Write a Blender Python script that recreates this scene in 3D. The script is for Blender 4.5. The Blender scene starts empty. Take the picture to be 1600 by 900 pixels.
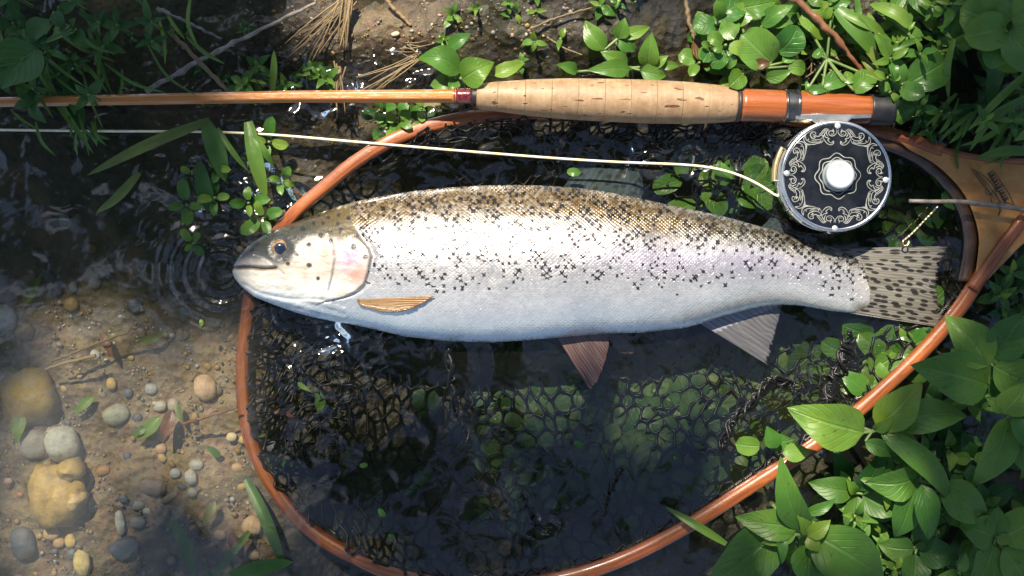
import bpy, math, random
import numpy as np

# ------------------------------------------------------------------ camera, world, sun, exposure
SC = bpy.context.scene
COL = SC.collection
H = 0.85                       # camera height above the water (m)
S = 0.000435                   # metres per photo pixel at the water surface
SUN = np.array([-0.20, 0.58, 0.86]); SUN /= np.linalg.norm(SUN)

cam = bpy.data.cameras.new('camera'); cam.sensor_width = 36.0
cam.lens = 36.0 * H / (1600 * S); cam.clip_start = 0.01; cam.clip_end = 400
camo = bpy.data.objects.new('camera', cam); COL.objects.link(camo)
camo.location = (0, 0, H); camo.rotation_euler = (0, 0, 0)
SC.camera = camo

W = bpy.data.worlds.new('World'); SC.world = W; W.use_nodes = True
wn = W.node_tree; wn.nodes.clear()
sky = wn.nodes.new('ShaderNodeTexSky'); sky.sky_type = 'NISHITA'; sky.sun_disc = False
sky.sun_elevation = math.asin(SUN[2]); sky.sun_rotation = math.atan2(SUN[0], SUN[1])
sky.air_density = 1.0; sky.dust_density = 0.7; sky.ozone_density = 1.2
bg = wn.nodes.new('ShaderNodeBackground'); bg.inputs[1].default_value = 0.075
wo = wn.nodes.new('ShaderNodeOutputWorld')
wtc = wn.nodes.new('ShaderNodeTexCoord'); wno = wn.nodes.new('ShaderNodeTexNoise')          # scattered bright clouds
wno.inputs['Scale'].default_value = 3.2; wno.inputs['Detail'].default_value = 5.0; wno.inputs['Roughness'].default_value = 0.55
wn.links.new(wtc.outputs['Generated'], wno.inputs['Vector'])
wmr = wn.nodes.new('ShaderNodeMapRange'); wmr.interpolation_type = 'SMOOTHSTEP'
wmr.inputs[1].default_value = 0.54; wmr.inputs[2].default_value = 0.74; wn.links.new(wno.outputs[0], wmr.inputs[0])
wmx = wn.nodes.new('ShaderNodeMix'); wmx.data_type = 'RGBA'; wmx.inputs[7].default_value = (8.5, 8.7, 9.0, 1)
wn.links.new(wmr.outputs[0], wmx.inputs[0]); wn.links.new(sky.outputs[0], wmx.inputs[6])
wn.links.new(wmx.outputs[2], bg.inputs[0]); wn.links.new(bg.outputs[0], wo.inputs[0])

sl = bpy.data.lights.new('sun', 'SUN'); sl.energy = 5.0; sl.angle = math.radians(0.5); sl.color = (1.0, 0.90, 0.74)
so = bpy.data.objects.new('sun', sl); COL.objects.link(so)
so.location = tuple(SUN * 8)
from mathutils import Vector
so.rotation_euler = Vector(tuple(-SUN)).to_track_quat('-Z', 'Y').to_euler()

SC.view_settings.view_transform = 'Standard'; SC.view_settings.look = 'None'
SC.view_settings.exposure = 1.1; SC.view_settings.gamma = 1.0
SC.cycles.use_denoising = True
SC.cycles.transparent_max_bounces = 24
SC.cycles.max_bounces = 8
SC.cycles.sample_clamp_indirect = 4.0
SC.cycles.caustics_reflective = False; SC.cycles.caustics_refractive = False

rng = np.random.default_rng(7)
random.seed(7)
RU = lambda a, b: float(rng.uniform(a, b))

# ------------------------------------------------------------------ helpers
def P(px, py, z=0.0):
    """photo pixel + height above the water -> world point"""
    k = (H - z) / H * S
    return np.array([(px - 800) * k, (450 - py) * k, z])
def PX(x, y, z=0.0):
    k = (H - z) / H * S
    return x / k + 800, 450 - y / k

def _hash(ix, iy, seed):
    h = (ix.astype(np.int64) * 374761393 + iy.astype(np.int64) * 668265263 + seed * 974634777) & 0x7fffffff
    h = ((h ^ (h >> 13)) * 1274126177) & 0x7fffffff
    return ((h ^ (h >> 16)) & 0xffff) / 65535.0
def vnoise(x, y, seed=0):
    x = np.asarray(x, float); y = np.asarray(y, float)
    ix = np.floor(x); iy = np.floor(y); fx = x - ix; fy = y - iy
    fx = fx * fx * (3 - 2 * fx); fy = fy * fy * (3 - 2 * fy)
    a = _hash(ix, iy, seed); b = _hash(ix + 1, iy, seed); c = _hash(ix, iy + 1, seed); d = _hash(ix + 1, iy + 1, seed)
    return (a * (1 - fx) + b * fx) * (1 - fy) + (c * (1 - fx) + d * fx) * fy
def fbm(x, y, seed=0, o=4):
    s = 0; a = 0.5
    for i in range(o):
        s = s + a * (vnoise(x, y, seed + i * 17) - 0.5) * 2; x = np.asarray(x) * 2.03; y = np.asarray(y) * 2.03; a *= 0.5
    return s
def sstep(a, b, x):
    t = np.clip((np.asarray(x, float) - a) / (b - a), 0, 1); return t * t * (3 - 2 * t)

def spline(pts, n):
    """Catmull-Rom through pts, resampled evenly to n points"""
    p = np.array(pts, float)
    if len(p) == 2:
        t = np.linspace(0, 1, n)[:, None]; return p[0] * (1 - t) + p[1] * t
    q = np.vstack([2 * p[0] - p[1], p, 2 * p[-1] - p[-2]]); out = []
    for i in range(1, len(q) - 2):
        for t in np.linspace(0, 1, 14, endpoint=False):
            a, b, c, d = q[i - 1], q[i], q[i + 1], q[i + 2]
            out.append(0.5 * (2 * b + (c - a) * t + (2 * a - 5 * b + 4 * c - d) * t * t + (3 * b - a - 3 * c + d) * t ** 3))
    out.append(p[-1]); out = np.array(out)
    L = np.r_[0, np.cumsum(np.linalg.norm(np.diff(out, axis=0), axis=1))]
    s = np.linspace(0, L[-1], n)
    return np.stack([np.interp(s, L, out[:, k]) for k in range(out.shape[1])], 1)

WL = {}
def mesh_obj(name, verts, faces, mat, parent=None, uvs=None, smooth=True, origin=None):
    """verts in world coordinates; origin = world location of a top-level object"""
    verts = np.asarray(verts, float)
    o0 = np.array(WL[parent.name]) if parent is not None else np.array(origin if origin is not None else (0, 0, 0), float)
    me = bpy.data.meshes.new(name)
    v = verts - o0
    if isinstance(faces, np.ndarray) and len(faces):
        nf, k = faces.shape
        me.vertices.add(len(v)); me.vertices.foreach_set('co', v.astype(np.float32).ravel())
        me.loops.add(nf * k); me.loops.foreach_set('vertex_index', faces.astype(np.int32).ravel())
        me.polygons.add(nf); me.polygons.foreach_set('loop_start', np.arange(0, nf * k, k, dtype=np.int32))
        me.update(calc_edges=True)
    else:
        me.from_pydata([tuple(a) for a in v], [], [tuple(f) for f in faces]); me.update()
    if uvs is not None:
        uvl = me.uv_layers.new(name='UVMap')
        li = np.empty(len(me.loops), np.int32); me.loops.foreach_get('vertex_index', li)
        uvl.data.foreach_set('uv', np.asarray(uvs, np.float32)[li].ravel())
    if smooth:
        me.polygons.foreach_set('use_smooth', np.ones(len(me.polygons), bool))
    me.materials.append(mat)
    o = bpy.data.objects.new(name, me); COL.objects.link(o)
    if parent is not None:
        o.parent = parent
    else:
        o.location = tuple(o0)
    WL[o.name] = tuple(o0)
    return o
def empty(name, loc, label, cat, group=None):
    o = bpy.data.objects.new(name, None); COL.objects.link(o); o.location = tuple(loc)
    o.empty_display_size = 0.02; WL[o.name] = tuple(loc)
    return tag(o, label, cat, group)
def tag(o, label, cat, group=None):
    o['label'] = label; o['category'] = cat
    if group: o['group'] = group
    return o
def kind(o, k, label=None):
    o['kind'] = k
    if label: o['label'] = label
    return o

def grid_faces(nu, nv, wrap=False):
    """nu rows x nv columns; wrap closes the columns"""
    i = np.arange(nu - 1)[:, None]; j = np.arange(nv if wrap else nv - 1)[None, :]
    a = i * nv + j; b = i * nv + (j + 1) % nv
    return np.stack([a, b, b + nv, a + nv], -1).reshape(-1, 4)
def tube(pts, rad, n=8, ry=1.0, up=(0, 0, 1), power=2.0, cap=True):
    """tube along pts; radius rad horizontally, rad*ry vertically"""
    p = np.asarray(pts, float); m = len(p); rad = np.broadcast_to(np.asarray(rad, float), (m,))
    ry = np.broadcast_to(np.asarray(ry, float), (m,))
    t = np.gradient(p, axis=0); t /= np.linalg.norm(t, axis=1)[:, None] + 1e-12
    u = np.array(up, float)
    s = np.cross(t, u); ln = np.linalg.norm(s, axis=1)[:, None]
    s = np.where(ln > 1e-4, s / (ln + 1e-12), np.array([[1.0, 0, 0]])); w = np.cross(s, t)
    a = np.linspace(0, 2 * np.pi, n, endpoint=False)
    ca = np.sign(np.cos(a)) * np.abs(np.cos(a)) ** (2 / power); sa = np.sign(np.sin(a)) * np.abs(np.sin(a)) ** (2 / power)
    V = p[:, None, :] + rad[:, None, None] * (ca[None, :, None] * s[:, None, :] + (ry[:, None] * sa[None, :])[:, :, None] * w[:, None, :])
    V = V.reshape(-1, 3)
    L = np.r_[0, np.cumsum(np.linalg.norm(np.diff(p, axis=0), axis=1))]
    uv = np.stack([np.repeat(L, n), np.tile(np.abs(np.linspace(-1, 1, n, endpoint=False)), m)], 1)
    F = grid_faces(m, n, True)
    if cap:
        V = np.vstack([V, p[0], p[-1]]); uv = np.vstack([uv, [0, .5], [L[-1], .5]])
        j = np.arange(n); c0 = m * n; c1 = c0 + 1; b = (m - 1) * n
        F = np.vstack([F, np.stack([np.full(n, c0), (j + 1) % n, j, j], 1)[:, [0, 1, 2, 2]],
                       np.stack([np.full(n, c1), b + j, b + (j + 1) % n, b + (j + 1) % n], 1)])
        F = [tuple(f) if f[2] != f[3] else tuple(f[:3]) for f in F.tolist()]
    return V, F, uv
def lathe_axis(c0, axis, prof, n=32, e1=None):
    """surface of revolution about axis through c0; prof = [(distance along axis, radius)]"""
    ax = np.array(axis, float); ax /= np.linalg.norm(ax)
    e1 = np.array(e1 if e1 is not None else ([1, 0, 0] if abs(ax[0]) < .9 else [0, 1, 0]), float)
    e1 -= ax * e1.dot(ax); e1 /= np.linalg.norm(e1); e2 = np.cross(ax, e1)
    a = np.linspace(0, 2 * np.pi, n, endpoint=False)
    V = []; uv = []
    for d, r in prof:
        V.append(np.array(c0) + ax * d + r * (np.cos(a)[:, None] * e1 + np.sin(a)[:, None] * e2))
        uv.append(np.stack([np.full(n, d), a / (2 * np.pi)], 1))
    return np.vstack(V), grid_faces(len(prof), n, True), np.vstack(uv)
def join(parts):
    V = []; F = []; U = []; k = 0
    for v, f, u in parts:
        V.append(v); U.append(u); F += [tuple(int(i) + k for i in q) for q in (f.tolist() if isinstance(f, np.ndarray) else f)]; k += len(v)
    return np.vstack(V), F, np.vstack(U)

# ------------------------------------------------------------------ material helpers
def nd(nt, typ, ins=None, **props):
    n = nt.nodes.new('ShaderNode' + typ)
    for k, v in props.items(): setattr(n, k, v)
    for k, v in (ins or {}).items():
        if isinstance(v, bpy.types.NodeSocket): nt.links.new(v, n.inputs[k])
        elif isinstance(v, bpy.types.Node): nt.links.new(v.outputs[0], n.inputs[k])
        else:
            if isinstance(v, (tuple, list)) and len(v) == 3 and n.inputs[k].type == 'RGBA': v = (*v, 1)
            n.inputs[k].default_value = v
    return n
def math_(nt, op, a, b=0.0, c=None, clamp=False):
    i = {0: a, 1: b}
    if c is not None: i[2] = c
    return nd(nt, 'Math', i, operation=op, use_clamp=clamp).outputs[0]
def mixc(nt, f, a, b, mode='MIX'):
    n = nt.nodes.new('ShaderNodeMix'); n.data_type = 'RGBA'; n.blend_type = mode
    for idx, v in ((0, f), (6, a), (7, b)):
        if isinstance(v, bpy.types.NodeSocket): nt.links.new(v, n.inputs[idx])
        else:
            if isinstance(v, (tuple, list)) and len(v) == 3: v = (*v, 1)
            n.inputs[idx].default_value = v
    return n.outputs[2]
def ramp(nt, x, a, b):
    return nd(nt, 'MapRange', {0: x, 1: a, 2: b}, interpolation_type='SMOOTHSTEP').outputs[0]
def newmat(name):
    m = bpy.data.materials.new(name); m.use_nodes = True; m.node_tree.nodes.clear(); return m, m.node_tree
def out(nt, sh):
    o = nt.nodes.new('ShaderNodeOutputMaterial'); nt.links.new(sh if isinstance(sh, bpy.types.NodeSocket) else sh.outputs[0], o.inputs[0])
def bump(nt, h, strength, dist):
    return nd(nt, 'Bump', {'Strength': strength, 'Distance': dist, 'Height': h}).outputs[0]

def plain(name, c1, c2, scale=60, rough=0.5, metallic=0.0, coat=0.0, bmp=0.3, bdist=0.0006, stretch=(1, 1, 1), uv=False, rvar=0.0, spec=0.5, detail=5):
    m, nt = newmat(name)
    tc = nd(nt, 'TexCoord')
    mp = nd(nt, 'Mapping', {'Vector': tc.outputs['UV' if uv else 'Object'], 'Scale': stretch})
    n = nd(nt, 'TexNoise', {'Vector': mp.outputs[0], 'Scale': scale, 'Detail': detail, 'Roughness': 0.6})
    f = ramp(nt, n.outputs[0], 0.32, 0.68)
    col = mixc(nt, f, c1, c2)
    if rvar:
        oi = nd(nt, 'ObjectInfo')
        hs = nd(nt, 'HueSaturation', {'Color': col, 'Value': math_(nt, 'MULTIPLY_ADD', oi.outputs['Random'], rvar * 2, 1 - rvar)})
        col = hs.outputs[0]
    b = nd(nt, 'BsdfPrincipled', {'Base Color': col, 'Roughness': math_(nt, 'MULTIPLY_ADD', n.outputs[0], 0.3, rough - 0.15), 'Metallic': metallic,
                                 'Coat Weight': coat, 'Coat Roughness': 0.08, 'Specular IOR Level': spec, 'Normal': bump(nt, n.outputs[0], bmp, bdist)})
    out(nt, b); return m

def leafmat(name, base, vein, rough=0.38, trans=0.30, var=0.25, veins=7.0, spot=0.0):
    m, nt = newmat(name)
    tc = nd(nt, 'TexCoord'); sep = nd(nt, 'SeparateXYZ', {0: tc.outputs['UV']})
    u, v = sep.outputs[0], sep.outputs[1]
    av = math_(nt, 'ABSOLUTE', math_(nt, 'SUBTRACT', v, 0.5))
    rib = math_(nt, 'SUBTRACT', 1.0, ramp(nt, av, 0.012, 0.045))
    sv = math_(nt, 'PINGPONG', math_(nt, 'SUBTRACT', math_(nt, 'MULTIPLY', u, veins), math_(nt, 'MULTIPLY', av, veins * 0.8)), 0.5)
    side = math_(nt, 'MULTIPLY', math_(nt, 'SUBTRACT', 1.0, ramp(nt, sv, 0.0, 0.10)), 0.45)
    vv = math_(nt, 'MAXIMUM', rib, side)
    n = nd(nt, 'TexNoise', {'Vector': tc.outputs['Object'], 'Scale': 90.0, 'Detail': 5.0})
    n2 = nd(nt, 'TexNoise', {'Vector': tc.outputs['Object'], 'Scale': 28.0, 'Detail': 2.0})
    oi = nd(nt, 'ObjectInfo')
    c = mixc(nt, math_(nt, 'MULTIPLY', vv, 0.5), base, vein)
    c = mixc(nt, math_(nt, 'MULTIPLY', ramp(nt, n.outputs[0], 0.35, 0.7), 0.35), c, tuple(x * 0.55 for x in base))
    c = mixc(nt, math_(nt, 'MULTIPLY', ramp(nt, n2.outputs[0], 0.45, 0.7), 0.4), c, (base[0] * 1.7 + .008, base[1] * 1.25, base[2] * .8))
    if spot:
        n3 = nd(nt, 'TexNoise', {'Vector': tc.outputs['Object'], 'Scale': 220.0, 'Detail': 1.0})
        c = mixc(nt, math_(nt, 'MULTIPLY', ramp(nt, n3.outputs[0], 0.70, 0.74), spot), c, (0.09, 0.05, 0.012))
    hs = nd(nt, 'HueSaturation', {'Hue': math_(nt, 'MULTIPLY_ADD', oi.outputs['Random'], -0.04, 0.52), 'Color': c,
                                  'Value': math_(nt, 'MULTIPLY_ADD', oi.outputs['Random'], var * 2, 1 - var)})
    hgt = math_(nt, 'SUBTRACT', n.outputs[0], math_(nt, 'MULTIPLY', vv, 1.1))
    nb = bump(nt, hgt, 0.45, 0.0012)
    b = nd(nt, 'BsdfPrincipled', {'Base Color': hs.outputs[0], 'Roughness': math_(nt, 'MULTIPLY_ADD', n2.outputs[0], 0.25, rough - .12), 'Specular IOR Level': 0.45, 'Normal': nb})
    tcx = mixc(nt, 1.0, hs.outputs[0], (1.5, 1.35, 0.5), 'MULTIPLY')
    t = nd(nt, 'BsdfTranslucent', {'Color': tcx, 'Normal': nb})
    out(nt, nd(nt, 'MixShader', {0: trans, 1: b.outputs[0], 2: t.outputs[0]})); return m

MAT = {}
MAT['leaf'] = leafmat('leaf_green', (0.080, 0.195, 0.024), (0.14, 0.27, 0.07), spot=0.5)
MAT['leaf_yellow'] = leafmat('leaf_young', (0.105, 0.215, 0.022), (0.20, 0.32, 0.08))
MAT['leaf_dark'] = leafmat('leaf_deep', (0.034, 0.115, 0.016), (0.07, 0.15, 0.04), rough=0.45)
MAT['cress'] = leafmat('leaf_cress', (0.075, 0.190, 0.028), (0.16, 0.29, 0.08), rough=0.3, veins=5, spot=0.6)
MAT['sub'] = leafmat('leaf_submerged', (0.048, 0.105, 0.028), (0.08, 0.14, 0.05), rough=0.5, veins=4, var=0.4)
MAT['grass'] = leafmat('grass_green', (0.070, 0.165, 0.022), (0.14, 0.25, 0.05), rough=0.42, veins=0.01)
MAT['grass_olive'] = leafmat('grass_olive', (0.12, 0.17, 0.030), (0.20, 0.25, 0.07), rough=0.42, veins=0.01)
MAT['dead'] = leafmat('leaf_dead', (0.11, 0.045, 0.018), (0.18, 0.09, 0.04), trans=0.15, spot=0.6)
MAT['straw'] = plain('dry_straw', (0.12, 0.078, 0.035), (0.30, 0.215, 0.105), 40, 0.5, bmp=.4, stretch=(8, 200, 1), uv=False, rvar=.35)
MAT['twig'] = plain('dead_twig', (0.10, 0.085, 0.07), (0.24, 0.21, 0.18), 180, 0.75, bmp=.8, bdist=.001, rvar=.3)
MAT['redstem'] = plain('red_stem', (0.17, 0.06, 0.03), (0.26, 0.12, 0.06), 60, 0.45, rvar=.2)
MAT['stem'] = plain('green_stem', (0.07, 0.13, 0.03), (0.13, 0.19, 0.05), 60, 0.45, rvar=.2)
MAT['bark'] = plain('bark', (0.05, 0.038, 0.028), (0.10, 0.08, 0.06), 12, 0.9, bmp=1, bdist=.02)
MAT['black_net'] = plain('black_net_cord', (0.003, 0.003, 0.003), (0.008, 0.008, 0.009), 900, 0.36, bmp=.5, bdist=.0004, spec=.3)
MAT['black_rubber'] = plain('black_cap', (0.012, 0.012, 0.013), (0.022, 0.022, 0.024), 200, 0.45, bmp=.15)
MAT['gunmetal'] = plain('dark_nickel', (0.10, 0.10, 0.10), (0.16, 0.155, 0.15), 60, 0.28, metallic=0.9, bmp=.1)
MAT['silver'] = plain('polished_silver', (0.68, 0.70, 0.72), (0.80, 0.82, 0.84), 40, 0.25, metallic=1.0, bmp=.06)
MAT['satin'] = plain('satin_silver', (0.46, 0.49, 0.51), (0.58, 0.61, 0.62), 30, 0.52, metallic=0.75, bmp=.1)
MAT['gold'] = plain('brass', (0.62, 0.46, 0.24), (0.75, 0.58, 0.34), 50, 0.3, metallic=0.9, bmp=.1)
MAT['engrave'] = plain('engraved_silver', (0.20, 0.21, 0.20), (0.33, 0.34, 0.32), 300, 0.5, metallic=0.5, bmp=.2)
MAT['plate'] = plain('black_anodised', (0.004, 0.006, 0.010), (0.009, 0.011, 0.017), 80, 0.22, bmp=.04, spec=.6)
MAT['line'] = plain('cream_line', (0.70, 0.62, 0.40), (0.80, 0.74, 0.54), 300, 0.45, bmp=.1)
MAT['thread'] = plain('burgundy_thread', (0.06, 0.006, 0.010), (0.17, 0.02, 0.02), 500, 0.2, coat=.9, bmp=.4)
MAT['orange_thread'] = plain('orange_thread', (0.40, 0.11, 0.02), (0.5, 0.16, 0.03), 500, 0.25, coat=.8)
MAT['ink'] = plain('ink', (0.025, 0.018, 0.012), (0.05, 0.035, 0.02), 300, 0.5)
MAT['lam_dark'] = plain('inner_lamination', (0.045, 0.022, 0.012), (0.09, 0.045, 0.022), 120, 0.35, coat=.5, bmp=.3)

def wood(name, c1, c2, c3, rough=0.35, coat=0.6, su=9, sv=16, dots=0.35):
    m, nt = newmat(name)
    tc = nd(nt, 'TexCoord')
    mp = nd(nt, 'Mapping', {'Vector': tc.outputs['UV'], 'Scale': (su, sv, 1)})
    n = nd(nt, 'TexNoise', {'Vector': mp.outputs[0], 'Scale': 1.0, 'Detail': 8.0, 'Roughness': 0.65, 'Distortion': 0.5})
    mp2 = nd(nt, 'Mapping', {'Vector': tc.outputs['UV'], 'Scale': (su * 14, sv * 7, 1)})
    n2 = nd(nt, 'TexNoise', {'Vector': mp2.outputs[0], 'Scale': 1.0, 'Detail': 3.0})
    c = mixc(nt, ramp(nt, n.outputs[0], 0.3, 0.7), c1, c2)
    c = mixc(nt, math_(nt, 'MULTIPLY', ramp(nt, n2.outputs[0], 0.60, 0.72), dots), c, c3)
    n3 = nd(nt, 'TexNoise', {'Vector': tc.outputs['Object'], 'Scale': 420.0, 'Detail': 2.0})
    b = nd(nt, 'BsdfPrincipled', {'Base Color': c, 'Roughness': math_(nt, 'MULTIPLY_ADD', n.outputs[0], 0.3, rough - .15), 'Coat Weight': coat, 'Coat Roughness': 0.12,
                                  'Normal': bump(nt, math_(nt, 'ADD', n2.outputs[0], n3.outputs[0]), 0.25, 0.0006)})
    out(nt, b); return m
MAT['cane'] = wood('cane_blank', (0.36, 0.120, 0.020), (0.46, 0.180, 0.038), (0.25, 0.08, 0.015), .3, .8, 5, 6)
MAT['rim'] = wood('rim_wood', (0.15, 0.034, 0.009), (0.36, 0.105, 0.025), (0.07, 0.018, 0.006), .4, .35, 26, 9, .85)
MAT['maple'] = wood('maple', (0.32, 0.130, 0.03), (0.48, 0.24, 0.07), (0.28, 0.12, 0.03), .38, .5, 40, 60, .35)
MAT['seat'] = wood('seat_wood', (0.21, 0.050, 0.011), (0.36, 0.105, 0.022), (0.16, 0.04, 0.010), .28, .8, 12, 7)

def cork():
    m, nt = newmat('cork')
    tc = nd(nt, 'TexCoord'); oi = nd(nt, 'ObjectInfo')
    n = nd(nt, 'TexNoise', {'Vector': tc.outputs['Object'], 'Scale': 130.0, 'Detail': 6.0, 'Roughness': .7})
    off = nd(nt, 'VectorMath', {0: tc.outputs['Object'], 1: (0, 0, 0)}, operation='ADD')
    mp = nd(nt, 'Mapping', {'Vector': off.outputs[0], 'Scale': (95, 420, 420)})
    p = nd(nt, 'TexNoise', {'Vector': mp.outputs[0], 'Scale': 1.0, 'Detail': 2.0, 'Roughness': .5})
    pit = ramp(nt, p.outputs[0], 0.645, 0.69)
    wv = nd(nt, 'TexWave', {'Vector': tc.outputs['Object'], 'Scale': 95.0, 'Distortion': 3.0, 'Detail': 2.0}, wave_type='BANDS', bands_direction='X')
    c = mixc(nt, ramp(nt, n.outputs[0], .3, .7), (0.23, 0.140, 0.070), (0.35, 0.240, 0.138))
    c = mixc(nt, math_(nt, 'MULTIPLY', wv.outputs[0], 0.22), c, (0.25, 0.14, 0.062))
    hs = nd(nt, 'HueSaturation', {'Color': c, 'Value': math_(nt, 'MULTIPLY_ADD', oi.outputs['Random'], 0.18, 0.9)})
    c = mixc(nt, math_(nt, 'MULTIPLY', pit, .9), hs.outputs[0], (0.085, 0.028, 0.012))
    h = math_(nt, 'SUBTRACT', math_(nt, 'MULTIPLY', n.outputs[0], .4), math_(nt, 'MULTIPLY', pit, 1.5))
    b = nd(nt, 'BsdfPrincipled', {'Base Color': c, 'Roughness': 0.55, 'Normal': bump(nt, h, 0.5, 0.0012)})
    out(nt, b); return m
MAT['cork'] = cork()

def ground_mat():
    m, nt = newmat('stream_mud')
    g = nd(nt, 'NewGeometry'); pos = g.outputs['Position']
    n1 = nd(nt, 'TexNoise', {'Vector': pos, 'Scale': 9.0, 'Detail': 6.0, 'Roughness': .6})
    n2 = nd(nt, 'TexNoise', {'Vector': pos, 'Scale': 70.0, 'Detail': 8.0, 'Roughness': .7})
    v = nd(nt, 'TexVoronoi', {'Vector': pos, 'Scale': 190.0})
    at = nd(nt, 'Attribute', attribute_name='sand')
    c = mixc(nt, ramp(nt, n2.outputs[0], .3, .7), (0.014, 0.011, 0.007), (0.050, 0.037, 0.022))
    c = mixc(nt, math_(nt, 'MULTIPLY', ramp(nt, n1.outputs[0], .45, .65), .35), c, (0.05, 0.055, 0.014))
    sand = mixc(nt, ramp(nt, n2.outputs[0], .3, .7), (0.15, 0.100, 0.048), (0.31, 0.215, 0.118))
    grains = mixc(nt, 0.12, sand, v.outputs['Color'], 'SOFT_LIGHT')
    grains = mixc(nt, math_(nt, 'MULTIPLY', ramp(nt, n1.outputs[0], .5, .62), .55), grains, (0.15, 0.12, 0.03))
    c = mixc(nt, at.outputs['Fac'], c, grains)
    h = math_(nt, 'ADD', n2.outputs[0], math_(nt, 'MULTIPLY', v.outputs['Distance'], .5))
    b = nd(nt, 'BsdfPrincipled', {'Base Color': c, 'Roughness': math_(nt, 'MULTIPLY_ADD', n2.outputs[0], .5, .15), 'Normal': bump(nt, h, .8, .004)})
    out(nt, b); return m
MAT['ground'] = ground_mat()

def stone_mat():
    m, nt = newmat('stone')
    tc = nd(nt, 'TexCoord'); oi = nd(nt, 'ObjectInfo')
    n = nd(nt, 'TexNoise', {'Vector': tc.outputs['Object'], 'Scale': 120.0, 'Detail': 8.0, 'Roughness': .7})
    n2 = nd(nt, 'TexNoise', {'Vector': tc.outputs['Object'], 'Scale': 35.0, 'Detail': 3.0})
    c = mixc(nt, math_(nt, 'MULTIPLY', ramp(nt, n.outputs[0], .35, .7), .6), oi.outputs['Color'], (0.12, 0.10, 0.07))
    c = mixc(nt, math_(nt, 'MULTIPLY', ramp(nt, n2.outputs[0], .5, .68), .55), c, (0.16, 0.135, 0.025))
    b = nd(nt, 'BsdfPrincipled', {'Base Color': c, 'Roughness': .5, 'Normal': bump(nt, n.outputs[0], .6, .002)})
    out(nt, b); return m
MAT['stone'] = stone_mat()
def gravel_mat():
    m, nt = newmat('gravel')
    at = nd(nt, 'Attribute', attribute_name='gcol'); tc = nd(nt, 'TexCoord')
    n = nd(nt, 'TexNoise', {'Vector': tc.outputs['Object'], 'Scale': 300.0, 'Detail': 5.0})
    c = mixc(nt, math_(nt, 'MULTIPLY', n.outputs[0], .6), at.outputs['Color'], (0.10, 0.08, 0.05))
    b = nd(nt, 'BsdfPrincipled', {'Base Color': c, 'Roughness': .5, 'Normal': bump(nt, n.outputs[0], .5, .001)})
    out(nt, b); return m
MAT['gravel'] = gravel_mat()

def water_mat():
    m, nt = newmat('stream_water')
    g = nd(nt, 'NewGeometry'); pos = g.outputs['Position']
    at = nd(nt, 'Attribute', attribute_name='chop')
    n = nd(nt, 'TexNoise', {'Vector': pos, 'Scale': 46.0, 'Detail': 1.5, 'Roughness': .4, 'Distortion': 1.2})
    n2 = nd(nt, 'TexNoise', {'Vector': pos, 'Scale': 22.0, 'Detail': 1.0})
    h = math_(nt, 'ADD', math_(nt, 'MULTIPLY', n.outputs[0], math_(nt, 'MULTIPLY', at.outputs['Fac'], 1.0)), math_(nt, 'MULTIPLY', n2.outputs[0], .8))
    nb = bump(nt, h, 1.0, 0.0050)
    fr = nd(nt, 'Fresnel', {'IOR': 1.62, 'Normal': nb})
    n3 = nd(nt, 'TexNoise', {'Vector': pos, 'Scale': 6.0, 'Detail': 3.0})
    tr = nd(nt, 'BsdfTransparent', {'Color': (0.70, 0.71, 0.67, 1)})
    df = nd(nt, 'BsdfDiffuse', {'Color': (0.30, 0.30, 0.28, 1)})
    murk = nd(nt, 'Attribute', attribute_name='murk')  # diffuse veil: silt plus painted grey sky reflection
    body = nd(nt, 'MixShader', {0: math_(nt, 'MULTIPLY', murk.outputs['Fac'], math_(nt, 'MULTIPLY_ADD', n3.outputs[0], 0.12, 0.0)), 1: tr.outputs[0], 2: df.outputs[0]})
    gl = nd(nt, 'BsdfGlossy', {'Color': (1, 1, 1, 1), 'Roughness': 0.085, 'Normal': nb})
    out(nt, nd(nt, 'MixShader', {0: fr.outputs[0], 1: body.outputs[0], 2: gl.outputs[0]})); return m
MAT['water'] = water_mat()

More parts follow.
